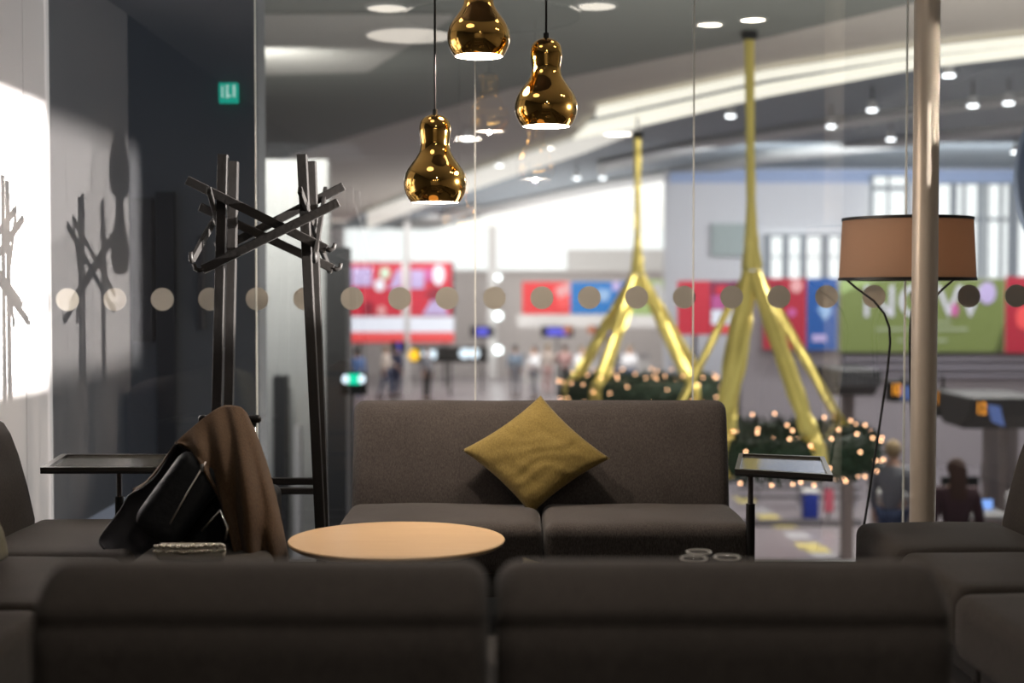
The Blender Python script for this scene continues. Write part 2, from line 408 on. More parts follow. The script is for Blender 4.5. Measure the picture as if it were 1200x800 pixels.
# ================================================================== COAT STAND
t = thing('coat_stand', 'tall black wooden coat stand with crossed hook boards', 'coat stand', (P(318, 600, 5.6).x, 5.59, 0))
def wb(name, a, b_, w, h, up=Vector((0, 0, 1))):
    bm = B(); bar(bm, a, b_, w, h, up); return obj(name, bm, DARKW, t, bevel=.003, world=True)
YF, YB = 5.45, 5.73
def post(p1, p2, Y):
    a, c = P(*p1, Y), P(*p2, Y); k = a.z/(a.z-c.z); return a, a + (c-a)*k
for p1, p2, Y in (((261.5, 181), (254.5, 475), YF), ((274, 189), (268, 475), YB), ((354, 181), (375, 612), YF), ((365, 189), (380, 612), YB)):
    a, c = post(p1, p2, Y); wb('post', a, c, .037, .037, Vector((0, 1, 0)))
def board(p1, p2, Y, hook_end):
    a, c = P(*p1, Y), P(*p2, Y); wb('hook_board', a, c, .018, .035)
    if hook_end:
        e = c; d = (c-a).normalized(); n = Vector((-d.z, 0, d.x)) if d.x > 0 else Vector((d.z, 0, -d.x))
        if n.z < 0: n = -n
        bm = B(); tube(bm, [e-d*.01, e+d*.012+n*.002, e+d*.022+n*.016, e+d*.018+n*.034], [.010, .010, .009, .007], 8); obj('hook', bm, DARKW, t, True, world=True)
board((219, 211), (383, 292), YF-.03, True); board((234, 242), (391, 315), YB+.03, True)
board((403, 218), (262, 290), YB+.052, True); board((397, 237), (237, 316), YF-.052, True)
xl, xr = P(266, 300, 5.6).x, P(361, 300, 5.6).x
for X, sx in ((xl-.022, -1), (xr+.022, 1)):
    for ya, yb, za, zb, dx in ((5.87, 5.30, 1.66, 1.36, .012), (5.32, 5.90, 1.62, 1.33, -.012)):
        a, c = Vector((X+sx*dx, ya, za)), Vector((X+sx*(dx+.035), yb, zb)); wb('hook_board', a, c, .016, .030)
        d = (c-a).normalized(); n = Vector((0, 0, 1))
        bm = B(); tube(bm, [c-d*.01, c+d*.014, c+d*.024+n*.016, c+d*.02+n*.036], [.010, .010, .009, .007], 8); obj('hook', bm, DARKW, t, True, world=True)
for z, Y in ((.512, YF), (.436, YB), (.10, YF), (.10, YB)):
    z0 = z; a = P(256, 400, Y); c = P(371, 400, Y); wb('rail', Vector((a.x-.01, Y, z)), Vector((c.x+.015, Y, z)), .03, .026)
for X in (P(253, 400, 5.6).x, P(378, 400, 5.6).x): wb('rail', Vector((X, YF-.01, .14)), Vector((X, YB+.01, .14)), .03, .03)

# ================================================================== SUITCASE, BAG, COAT
t = thing('ottoman', 'low grey ottoman hidden under the zipped bag and clutch, by the left sofa', 'ottoman', (-.98, 4.50, 0))
b = B(); rbox(b, (0, 0, .25), (.215, .215, .158), .04, 6, .004); obj('cushion', b, SOFA_DIM, t, True)
for sx in (-1, 1):
    for sy in (-1, 1):
        b = B(); cyl(b, (sx*.15, sy*.15, 0), .014, .10, 12, .018); obj('leg', b, BLACKM, t, 'angle')
t = thing('suitcase', 'black cabin suitcase under the draped brown coat', 'suitcase', (-.985, 4.865, 0))
b = B(); rbox(b, (0, 0, .31), (.18, .115, .26), .035, 6); obj('shell', b, LEATHER, t, True)
for sx in (-1, 1):
    b = B(); tube(b, [(sx*.085, .09, .55), (sx*.085, .09, .785)], .008, 12); obj('handle_tube', b, CHROME, t, True)
    for y in (-.07, .07):
        b = B(); tube(b, [(sx*.14-.011, y, .025), (sx*.14+.011, y, .025)], .025, 18); w = obj('wheel', b, BLACKM, t, 'angle')
b = B(); rbox(b, (0, .09, .795), (.11, .016, .014), .012, 3); obj('handle_grip', b, BLACKM, t, True)
# zipped black bag propped on the sofa's end, leaning on the suitcase
t = thing('shoulder_bag', 'black zipped leather bag under the brown coat', 'bag', (-1.06, 4.58, .41))
Rb = Matrix.Rotation(math.radians(34), 3, 'Y') @ Matrix.Rotation(math.radians(-10), 3, 'X')
b = B(); rbox(b, (0, 0, 0), (.085, .055, .15), .045, 6, 0, .008); bmesh.ops.transform(b, matrix=Rb.to_4x4(), verts=b.verts); bmesh.ops.translate(b, verts=b.verts, vec=(-.02, .03, .155)); obj('bag_body', b, LEATHER, t, True)
b = B(); za, zc = P(199, 614, 4.49), P(241, 541, 4.55); tube(b, [za, za.lerp(zc, .5)+Vector((0, -.012, 0)), zc], .0025, 8); obj('zip', b, mat('dull zip metal', (.6, .57, .52), .35, .9), t, True, world=True)
b = B(); c = P(237, 548, 4.53); rbox(b, c, (.006, .004, .012), .003, 2); obj('zip_pull', b, CHROME, t, True, world=True)
b = B(); c1 = P(258, 598, 4.50); c2 = P(267, 618, 4.50); c3 = P(264, 634, 4.50); c0 = P(236, 622, 4.50)
tube(b, [c0, c1, c2, c3], [.004, .005, .006, .005], 10); obj('strap_ring', b, CHROME, t, True, world=True)
# silver beaded pouch
t = thing('clutch', 'silver beaded clutch peeking above the front sofa beside the coat', 'clutch', Vector((P(224, 655, 4.36).x, 4.36, .438)))
b = B(); rbox(b, (0, 0, 0), (.105, .03, .025), .018, 6); obj('pouch', b, mat('silver satin', (.32, .30, .25), .4), t, True)
bead = None
for i in range(48):
    row = i//24; x = -.105 + .21*(i % 24)/23; z = .022 - row*.016 + random.uniform(-.003, .003)
    if bead is None:
        b = B(); bmesh.ops.create_icosphere(b, subdivisions=1, radius=.0068); o = obj('bead', b, mat('silver bead', (.95, .90, .78), .22, 1), t, True); bead = o
    else:
        o = bead.copy(); C.objects.link(o)
    o.location = (x, -.030 - .004*math.cos(x*30), z)

# the coat: brown shell draped over the suitcase handle, black lining opened to the front
t = thing('coat', 'brown coat with black lining draped over the suitcase handle', 'coat', (-.95, 4.75, .40))
def chain(pts, s):
    """smooth interpolation along a list of (px,py,Y)"""
    n = len(pts)-1; x = min(max(s, 0), .99999)*n; i = int(x); f = x-i
    g = lambda k: Vector(pts[max(0, min(n, k))])
    p0, p1, p2, p3 = g(i-1), g(i), g(i+1), g(i+2)
    v = .5*((2*p1) + (p2-p0)*f + (2*p0-5*p1+4*p2-p3)*f*f + (3*p1-p0-3*p2+p3)*f**3)
    return P(v.x, v.y, v.z)
# vertical strands from the ridge to the hem; each strand: list of (px, py, Y)
front = [
 [(205, 519, 4.62), (206, 519, 4.62), (207, 519, 4.62), (208, 519, 4.615), (210, 519, 4.61), (213, 520, 4.60)],
 [(221, 505, 4.67), (226, 515, 4.64), (230, 525, 4.61), (233, 534, 4.60), (236, 541, 4.59), (239, 548, 4.58)],
 [(240, 489, 4.72), (244, 512, 4.66), (248, 535, 4.61), (253, 560, 4.58), (259, 585, 4.56), (266, 612, 4.55)],
 [(256, 478, 4.77), (262, 515, 4.66), (267, 555, 4.58), (273, 595, 4.55), (279, 630, 4.53), (285, 672, 4.52)],
 [(270, 475, 4.79), (280, 515, 4.67), (287, 560, 4.56), (293, 605, 4.52), (297, 640, 4.51), (301, 690, 4.50)],
 [(282, 478, 4.80), (293, 515, 4.70), (302, 560, 4.62), (310, 605, 4.58), (316, 645, 4.56), (321, 700, 4.55)],
 [(288, 483, 4.83), (303, 520, 4.76), (314, 560, 4.70), (324, 605, 4.64), (332, 645, 4.61), (337, 700, 4.60)],
 [(288, 486, 4.88), (304, 522, 4.86), (318, 562, 4.82), (329, 606, 4.78), (337, 646, 4.75), (343, 700, 4.74)],
]
def cloth(strands, amp, freq, seed):
    def f(a, b_):
        q = [chain(s, b_) for s in strands]; n = len(q)-1; x = min(a, .99999)*n; i = int(x); fr = x-i
        g = lambda k: q[max(0, min(n, k))]
        p0, p1, p2, p3 = g(i-1), g(i), g(i+1), g(i+2)
        v = .5*((2*p1) + (p2-p0)*fr + (2*p0-5*p1+4*p2-p3)*fr*fr + (3*p1-p0-3*p2+p3)*fr**3)
        w = amp*(.25+b_)*(math.sin(a*freq + 2*noise.noise(Vector((a*3, b_*2, seed)))) + .8*noise.noise(Vector((a*9, b_*4, seed+3))))
        v.y += w; return v
    return f
b = B(); grid(b, cloth(front, .016, 30, 1), 56, 40); obj('shell', b, COAT, t, True, 0, .006, world=True)
back = [
 [(288, 486, 4.90), (300, 540, 4.98), (310, 600, 5.02), (316, 660, 5.03)],
 [(272, 477, 4.86), (270, 540, 5.00), (268, 600, 5.05), (268, 660, 5.05)],
 [(250, 483, 4.82), (238, 540, 4.95), (225, 600, 5.00), (215, 650, 5.00)],
 [(226, 501, 4.76), (205, 545, 4.90), (190, 590, 4.95), (180, 640, 4.95)],
 [(207, 519, 4.68), (188, 545, 4.76), (172, 566, 4.80), (158, 578, 4.80)],
 [(204, 523, 4.63), (185, 551, 4.70), (170, 568, 4.72), (155, 578, 4.74)],
]
b = B(); grid(b, cloth(back, .010, 22, 8), 40, 24); obj('shell', b, COAT, t, True, 0, .006, world=True)
lin = [
 [(205, 521, 4.625), (186, 553, 4.69), (168, 570, 4.70), (150, 581, 4.70), (140, 598, 4.68), (116, 631, 4.64), (122, 645, 4.60), (118, 662, 4.60)],
 [(207, 521, 4.63), (194, 556, 4.70), (180, 578, 4.72), (166, 596, 4.72), (155, 615, 4.70), (140, 632, 4.65), (136, 648, 4.61), (140, 664, 4.60)],
 [(209, 521, 4.635), (203, 555, 4.72), (196, 580, 4.75), (188, 602, 4.75), (180, 622, 4.72), (172, 638, 4.68), (166, 652, 4.64), (166, 668, 4.62)],
 [(212, 522, 4.635), (214, 555, 4.74), (214, 580, 4.78), (210, 605, 4.78), (206, 625, 4.76), (202, 642, 4.72), (198, 655, 4.68), (196, 668, 4.66)],
 [(218, 528, 4.635), (228, 560, 4.74), (232, 585, 4.79), (233, 608, 4.79), (232, 628, 4.77), (232, 642, 4.73), (230, 656, 4.70), (230, 668, 4.68)],
 [(228, 537, 4.62), (243, 568, 4.70), (252, 592, 4.74), (258, 612, 4.75), (262, 630, 4.74), (265, 645, 4.72), (266, 658, 4.70), (268, 670, 4.68)],
 [(236, 545, 4.61), (252, 575, 4.63), (262, 600, 4.63), (271, 622, 4.62), (277, 638, 4.60), (282, 652, 4.58), (286, 664, 4.57), (290, 676, 4.56)],
]
b = B(); grid(b, cloth(lin, .008, 26, 5), 40, 40); obj('lining', b, LINING, t, True, 0, .005, world=True)

# ================================================================== FLOOR LAMP
lx = P(1062, 400, 6.02).x; LYY = 6.02
t = thing('floor_lamp', 'floor lamp with brown drum shade on thin bent legs behind the column', 'lamp', (lx, LYY, 0))
zt, zb_ = P(1062, 257, LYY).z, P(1062, 327, LYY).z; rt, rb = .268, .281
b = B(); lathe(b, [(rb, zb_), (rt, zt), (rt-.003, zt), (rb-.003, zb_)], n=64, close=True); obj('lamp_shade', b, shade_mat('lamp shade cloth', (.47, .33, .24)), t, 'angle')
for r, z, nm in ((rb+.001, zb_, 'shade_rim'), (rt+.001, zt, 'shade_rim')):
    b = B(); lathe(b, [(r+.002, z-.006), (r+.002, z+.006), (r-.005, z+.006), (r-.005, z-.006)], n=64, close=True); obj(nm, b, BLACKM, t, 'angle')
for ang in (180, 2, 62, -62):
    if ang in (62, -62) and ang == -62: continue
    a = math.radians(ang); d = Vector((math.cos(a), math.sin(a), 0))
    pr = [(rb-.02, zb_+.003), (.215, zb_-.036), (.14, zb_-.090), (.094, zb_-.145), (.072, zb_-.205), (.068, zb_-.27), (.080, zb_-.40), (.115, zb_-.66), (.165, zb_-1.0), (.21, .004)]
    if ang == 2: pr = [(rb-.075, zb_+.003), (.15, zb_-.045), (.105, zb_-.095), (.085, zb_-.15), (.075, zb_-.21), (.07, zb_-.27), (.072, zb_-.40), (.085, zb_-.66), (.10, zb_-1.0), (.115, .004)]
    b = B(); tube(b, [d*r + Vector((0, 0, z)) for r, z in pr], .0052, 10); obj('leg', b, BLACKM, t, True)
b = B(); bmesh.ops.create_uvsphere(b, u_segments=20, v_segments=12, radius=.05); bmesh.ops.translate(b, verts=b.verts, vec=(0, 0, (zt+zb_)/2)); obj('bulb', b, emit('floor lamp bulb', (1, .78, .58), 24.0), t, True)
b = B(); tube(b, [(-rt+.004, 0, zt-.01), (rt-.004, 0, zt-.01)], .004, 8); tube(b, [(0, 0, zt-.01), (0, 0, (zt+zb_)/2+.05)], .007, 8); obj('shade_carrier', b, BLACKM, t, True)

# ================================================================== PENDANT LAMPS
PY_ = 5.20
prof_px = [(18, 100), (50, 108), (85, 128), (105, 155), (112, 185), (113, 225), (108, 265), (103, 300), (104, 330), (114, 372), (138, 412), (168, 452), (195, 490), (213, 525), (223, 562), (226, 598), (222, 635), (210, 672), (192, 705), (176, 726)]
k = 1/6.15*PY_/F
gcan = thing('pendant_canopy', 'large round dark canopy on the ceiling above the gold pendants', 'canopy', (-.10, PY_, 2.75))
b = B(); lathe(b, [(0, -.05), (.44, -.05), (.46, -.045), (.46, -.001), (0, -.001)], n=64); obj('disc', b, mat('dark violet metal', (.05, .045, .07), .35, .3), gcan, 'angle')
b = B(); lathe(b, [(.461, -.055), (.470, -.05), (.470, -.04), (.461, -.04)], n=64, close=True); obj('rim', b, CHROME, gcan, 'angle')
PEND = 21; SPOTW = 15000
def pendant(px, bottom, label):
    p = P(px, bottom, PY_); t = thing('pendant_lamp', label, 'pendant lamp', p, 0, 'gold gourd-shaped pendant lamps')
    pr = [(r*k, (729-y)*k) for r, y in prof_px]
    inner = [(max(.003, r-.0025), z+(0 if i else 0)) for i, (r, z) in enumerate(reversed(pr))]
    b = B(); lathe(b, [(0, pr[0][1]+.003)] + pr + [(pr[-1][0]-.002, -.001)], n=56); obj('lamp_shade', b, GOLDL, t, True)
    b = B(); lathe(b, [(pr[-1][0]-.003, 0)] + [(r-.004, z) for r, z in reversed(pr[9:-1])], n=56); obj('inner_reflector', b, SHELLIN, t, True)
    b = B(); lathe(b, [(0, .006), (.03, .0062), (.055, .007), (pr[-1][0]-.006, .008), (pr[-1][0]-.006, .011), (0, .013)], n=48); obj('bulb', b, emit('pendant glow', (1, .86, .72), 26), t, True)
    top = pr[0][1]
    l = bpy.data.lights.new('pendant bulb', 'POINT'); l.energy = PEND; l.color = (1, .84, .70); l.shadow_soft_size = .010
    o = bpy.data.objects.new('pendant bulb', l); C.objects.link(o); o.parent = t; o.location = (0, 0, -.004)
    b = B(); cyl(b, (0, 0, top), .010, .018, 16); obj('cord_grip', b, BLACKM, t, 'angle')
    b = B(); cyl(b, (0, 0, top+.01), .0042, 2.70-p.z-top-.012, 10); obj('cord', b, BLACKM, t, 'angle')
pendant(510, 237, 'gold pendant lamp hanging lowest, left of three')
pendant(640, 148, 'gold pendant lamp at the right of three')
pendant(561, 66, 'gold pendant lamp hanging highest, between the other two')
# ceiling downlights (seen reflected in the glass, plus added fill)
def downlight(x, y, r, s, label, name='ceiling_downlight'):
    t = thing(name, label, 'ceiling light', (x, y, 2.75), 0, 'round ceiling lights of the lounge')
    b = B(); lathe(b, [(r+.015, -.012), (r+.018, -.001), (r, -.001), (r, -.012)], n=40, close=True); obj('trim_ring', b, WHITE, t, 'angle')
    b = B(); lathe(b, [(0, -.009), (r-.001, -.009), (r-.001, -.002), (0, -.002)], n=40); obj('diffuser', b, emit('downlight %.2f' % s, (1, .9, .78), s), t)
downlight(-.66, 5.22, .105, 5, 'round downlight left of the pendant canopy')
downlight(.44, 5.27, .105, 5, 'round downlight right of the pendant canopy')
downlight(-.60, 4.42, .25, 3.2, 'large round ceiling light nearer the camera than the canopy')
for x, y, lb in ((-.43, -1.1, 'small downlight behind the camera, middle'), (-.78, -1.7, 'fill downlight added behind the camera, left'), (1.0, -.7, 'fill downlight added behind the camera, right'), (.3, -2.0, 'fill downlight added by the back wall')): downlight(x, y, .13, 38, lb)  # left, right and back-wall ones are added ambient fill
downlight(1.11, 4.76, .07, 24, 'tiny downlight in front of the right sofas'); downlight(1.33, 4.90, .07, 24, 'tiny downlight nearest the column')
downlight(.25, 1.9, .10, 150, 'fill downlight added above the front sofa')  # added to brighten the top of the front sofa
# wall-mounted spotlight on the right wall, grazing across the room onto the white wall
SL = Vector((3.02, 5.20, 1.95))
t = thing('wall_spotlight', 'white framing spotlight on the right wall aimed at the white wall', 'spotlight', SL)
b = B(); box(b, (.08, 0, 0), (.14, .20, .20)); obj('housing', b, WHITE, t, bevel=.01); b = B(); box(b, (.15, 0, 0), (.06, .05, .05)); obj('bracket', b, BLACKM, t)
def ap(off): return off/(SL.x-LW)*.15
ya, yb, za, zb = ap(4.80-SL.y), ap(6.42-SL.y), ap(.86-SL.z), ap(2.02-SL.z)
b = B(); box(b, (-.15, (ya-.10)/2, 0), (.003, .10+ya, .20)); box(b, (-.15, (yb+.10)/2, 0), (.003, .10-yb, .20)); box(b, (-.15, (ya+yb)/2, (zb+.10)/2), (.003, yb-ya, .10-zb)); box(b, (-.15, (ya+yb)/2, (za-.10)/2), (.003, yb-ya, za+.10))
obj('framing_shutter', b, BLACKM, t)
b = B(); box(b, (-.085, 0, .0985), (.13, .20, .003)); box(b, (-.085, 0, -.0985), (.13, .20, .003)); box(b, (-.085, .0985, 0), (.13, .003, .20)); box(b, (-.085, -.0985, 0), (.13, .003, .20)); obj('hood', b, BLACKM, t)
l = bpy.data.lights.new('spot bulb', 'SPOT'); l.energy = SPOTW; l.color = (1, .95, .90); l.spot_size = math.radians(44); l.spot_blend = .1; l.shadow_soft_size = .0028
o = bpy.data.objects.new('spot bulb', l); C.objects.link(o); o.parent = t; o.location = (0, 0, 0); t.children[0].location.x = .005
o.rotation_euler = (Vector((LW, 5.75, 1.5)) - SL).to_track_quat('-Z', 'Y').to_euler()
t = thing('added_uplight', 'added uplight on the right wall brightening the edge of the steel column', 'spotlight', (3.17, 5.0, 1.55))  # made-up lamp that gives the column its bright right edge
b = B(); lathe(b, [(0, 0), (.035, 0), (.045, .09), (.042, .09), (.032, .01), (0, .01)], n=24); obj('cup', b, WHITE, t, 'angle')
l = bpy.data.lights.new('column edge fill', 'SPOT'); l.energy = 150; l.color = (1, .93, .84); l.spot_size = math.radians(17); l.spot_blend = .5; l.shadow_soft_size = .015
o = bpy.data.objects.new('column edge fill', l); C.objects.link(o); o.parent = t; o.location = (0, 0, .095)
o.rotation_euler = (Vector((1.62, 5.60, 2.05)) - Vector((3.17, 5.0, 1.645))).to_track_quat('-Z', 'Y').to_euler()
# round blue-grey hanging disc at the right edge, beyond the glass
YD = 8.6; t = thing('hanging_disc_sign', 'round blue-grey disc sign cut off by the right edge', 'sign', P(1346, 208, YD)); rd = 156*YD/F
b = B(); tube(b, [(0, -.04, 0), (0, .04, 0)], rd, 72); obj('disc', b, mat('blue grey disc', (.24, .29, .38), .6), t, 'angle', bevel=.01)
for sx in (-1, 1):
    b = B(); cyl(b, (sx*.4, 0, rd*.86), .006, 4.06-t.location.z-rd*.86, 8); obj('hanger_wire', b, BLACKM, t)

# ================================================================== THE HALL BEYOND THE GLASS
HF = -2.2
HFL = mat('hall floor tile', (.30, .265, .28), .28, 0, 0, 40, .12, .5)
struct('hall_floor', box(B(), (4, 50, HF-.1), (70, 92, .2)), HFL, label='shiny lilac-grey floor of the airport hall', cat='floor')
CB = mat('hall ceiling blue grey', (.25, .29, .32), .75)
struct('hall_ceiling', box(B(), (8, 50, 4.20), (70, 86, .3)), CB, label='blue-grey ceiling of the airport hall', cat='ceiling')
nb = [0]
def ceil_poly(pts, z, th, m, label):
    nb[0] += 1
    return struct('hall_ceiling_panel_%d' % nb[0], prism(B(), [PZ(x, y, z) for x, y in pts], (0, 0, th)), m, label=label, cat='ceiling')
GREYB = mat('ceiling grey band', (.17, .18, .16), .8); BEIGE = mat('ceiling beige', (.50, .46, .41), .8); PALE = mat('ceiling pale panel', (.36, .35, .32), .8)
ceil_poly([(255, 205), (340, 182), (600, 104), (900, 44), (1070, 4), (1320, -62), (1320, -75), (200, -60), (200, 100)], 3.80, .25, GREYB, 'dark grey sloping soffit across the top of the hall')
ceil_poly([(300, 88), (430, 85), (530, 22), (530, 17), (300, 17)], 3.785, .01, PALE, 'pale panel on the grey soffit')
ceil_poly([(340, 182), (600, 104), (900, 44), (1070, 4), (1320, -62), (1320, 31), (1070, 64), (900, 90), (700, 131), (672, 160), (600, 186), (500, 215), (400, 262), (330, 270)], 3.86, .15, BEIGE, 'beige ceiling band under the grey soffit')
GLOWW = emit('cove glow', (1, .95, .80), 1.25)
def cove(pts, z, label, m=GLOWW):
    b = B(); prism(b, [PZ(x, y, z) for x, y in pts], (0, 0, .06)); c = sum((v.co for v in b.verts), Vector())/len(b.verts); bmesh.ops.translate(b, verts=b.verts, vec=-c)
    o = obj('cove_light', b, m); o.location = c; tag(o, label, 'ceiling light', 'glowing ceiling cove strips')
cove([(700, 130), (900, 88), (1068, 63), (1320, 37), (1320, 41), (1068, 67), (900, 93), (698, 138)], 3.74, 'upper glowing cove strip running to the upper right of the hall')
cove([(690, 148), (900, 103), (1068, 75), (1320, 48), (1320, 52), (1068, 82), (900, 113), (760, 146), (672, 164)], 3.70, 'lower, thicker glowing cove strip beneath the upper one')
cove([(600, 187), (672, 165), (750, 150), (750, 154), (680, 181), (600, 207), (500, 241), (430, 268), (430, 250), (520, 215)], 3.72, 'broad wedge of light painted on the ceiling where the cove strips end at left', emit('painted ceiling glow', (1, .95, .84), .72))  # glow put into a ceiling patch that only catches light
# pale beams on the blue ceiling
BEAM = mat('ceiling beam paint', (.50, .51, .50), .7)
for i, pl in enumerate(([(700, 193), (820, 168), (1068, 132), (1320, 102), (1320, 107), (1068, 138), (820, 177), (700, 203)],
                        [(560, 246), (700, 216), (900, 183), (1320, 137), (1320, 143), (900, 191), (700, 226), (560, 254)],
                        [(380, 300), (480, 262), (560, 240), (560, 250), (480, 276), (390, 306)])):
    ceil_poly(pl, 3.95, .1, BEAM, ('upper', 'lower', 'short leftmost')[i] + ' pale beam along the blue-grey ceiling')
LUM = emit('uplit ceiling', (1, .98, .92), 1.35)  # emission stands in for ceiling brightened by uplighting
b = B(); prism(b, [PZ(x, y, 4.02) for x, y in [(430, 284), (500, 270), (560, 256), (640, 232), (720, 216), (838, 200), (838, 272), (430, 284)]], (0, 0, .025)); o = obj('uplit_ceiling', b, LUM)
tag(o, 'bright white uplit ceiling field with its uplighting painted on, far middle of the hall', 'ceiling light')
# far back wall
BW = mat('hall far wall', (.62, .57, .55), .8)
struct('hall_wall_far', box(B(), (-1, 60.2, .9), (40, .4, 6.3)), BW, label='beige far wall of the hall', cat='wall')
def rect(bm, x1, y1, x2, y2, Y, th=.06):
    a, c = P(x1, y1, Y), P(x2, y2, Y); box(bm, ((a.x+c.x)/2, Y, (a.z+c.z)/2), (abs(c.x-a.x), th, abs(a.z-c.z))); return bm
SKYW = emit('daylight pane', (.97, 1, .98), 1.25)
w = struct('window_6', rect(B(), 404, 268, 800, 316, 59.95, .1), SKYW, label='long bright clerestory window in the far wall', cat='window')
b = B()
rect(b, 404, 316, 800, 318, 59.85, .12); rect(b, 664, 292, 792, 316, 59.88, .1); obj('window_frame', b, WHITE, w)
# right hand block: white upper wall with windows, banner wall in front
WW = mat('hall white wall', (.80, .80, .82), .7)
struct('hall_wall_right', box(B(), ((P(780, 300, 32).x+16)/2, 32.2, .5), (16-P(780, 300, 32).x, .4, 7.1)), WW, label='white upper wall at the right of the hall', cat='wall')
struct('trim_6', rect(B(), 785, 199, 1230, 214, 31.95, .06), mat('pale blue glow paint', (.42, .52, .75), .6), label='painted pale blue glow under the ceiling at right', cat='trim')  # bluish light on the upper wall, put into the strip's colour
def glazing(n, x1, y1, x2, y2, Y, bars, rails, label):
    w = struct('window_%d' % n, rect(B(), x1, y1, x2, y2, Y, .04), SKYW, label=label, cat='window')
    b = B()
    for x, wd in bars: rect(b, x, y1, x+wd, y2, Y-.06, .1)
    for y, hh in rails: rect(b, x1, y, x2, y+hh, Y-.07, .1)
    obj('window_frame', b, mat('grey mullion', (.30, .33, .36), .5), w); return w
glazing(7, 895, 276, 986, 326, 31.9, [(895, 8), (917, 7), (938, 7), (962, 9), (984, 2)], [(300, 1.5), (274, 3)], 'row of small bright windows above the red and blue banners')
glazing(8, 1020, 206, 1064, 262, 31.9, [(1020, 3), (1040, 1.5), (1062, 3)], [(218, 5), (205, 2)], 'upper bright window left of the column')
glazing(9, 1100, 216, 1230, 325, 31.9, [(1114, 6), (1128, 2), (1146, 5), (1155, 2), (1172, 2), (1182, 10)], [(255, 4), (214, 2)], 'tall bright window right of the column')
b = B(); rect(b, 834, 262, 880, 300, 31.9); struct('trim_7', b, mat('grey green panel', (.45, .52, .50), .6), label='grey green wall panel above the collage board', cat='trim')
struct('banner_wall', rect(B(), 868, 329, 1280, 546, 28.4, .3), mat('lilac wall', (.37, .33, .345), .7), label='lilac wall behind the check-in desks', cat='wall')['kind'] = 'structure'
b = B()
for y, h in ((418, 5), (428, 4), (438, 3)): rect(b, 985, y, 1260, y+h, 28.15, .2)
struct('trim_8', b, mat('lilac ledge', (.34, .31, .35), .6), label='stepped ledge under the green banner', cat='trim')
# left: dark hall wall close to the glass
DW = mat('dark hall cladding', (.105, .108, .112), .55, 0, 0, 40, .15, 1.5)
b = B(); box(b, ((P(-60, 400, 9).x+P(303, 400, 9).x)/2, 9.15, .5), (P(303, 400, 9).x-P(-60, 400, 9).x, .3, 7.0))
struct('hall_wall_left', b, DW, label='dark grey hall wall behind the coat stand', cat='wall')
b = B(); rect(b, 183, 225, 208, 640, 8.97, .05); struct('trim_9', b, mat('near black recess', (.015, .015, .018), .6), label='black vertical strip on the dark hall wall', cat='trim')
b = B(); rect(b, 155, 232, 180, 400, 8.97, .04); rect(b, 232, 276, 239, 386, 8.97, .06); struct('trim_10', b, mat('dark slat', (.05, .045, .045), .6), label='dark panel and slat on the hall wall', cat='trim')
b = B(); rect(b, 296, 188, 388, 681, 17, .3); struct('hall_pillar_wall', b, mat('light grey hall wall', (.72, .72, .69), .7), label='light grey wall segment behind the coat stand', cat='wall')
b = B(); rect(b, 384, 290, 410, 691, 16.5, .5); struct('pillar', b, mat('charcoal pillar', (.045, .045, .045), .6), label='charcoal pillar right of the coat stand', cat='pillar')
b = B(); rect(b, 322, 440, 338, 689, 16.6, .3); struct('trim_11', b, MATS['charcoal pillar'], label='dark jamb behind the coat stand', cat='trim')
b = B(); rect(b, 346, 498, 354, 693, 16.4, .2); struct('trim_12', b, WHITE, label='white post behind the coat stand', cat='trim')

b = B(); prism(b, [P(40, 643, 7.8), P(138, 588, 7.8), P(200, 553, 7.8), P(200, 660, 7.8), P(40, 660, 7.8)], (0, .12, 0)); struct('trim_14', b, mat('pale blue white paint', (.70, .75, .82), .6), label='pale sloping stair side low behind the tray table', cat='trim')
# exit sign on the dark wall
t = thing('exit_sign', 'small green exit sign on the dark hall wall', 'sign', P(268, 109, 8.96))
b = B(); box(b, (0, 0, 0), (.118, .04, .125)); obj('housing', b, emit('exit green', (.01, .42, .30), .85), t, bevel=.006)
b = B(); box(b, (.038, -.022, .01), (.014, .004, .075)); box(b, (-.005, -.022, -.005), (.012, .004, .06)); box(b, (.008, -.022, -.02), (.022, .004, .012)); bmesh.ops.create_uvsphere(b, u_segments=10, v_segments=6, radius=.010, matrix=Matrix.Translation((-.004, -.022, .038)) @ Matrix.Scale(.3, 4, (0, 1, 0)))
box(b, (-.035, -.022, .005), (.010, .004, .07)); obj('pictogram', b, emit('exit white', (.6, .9, .8), .8), t)

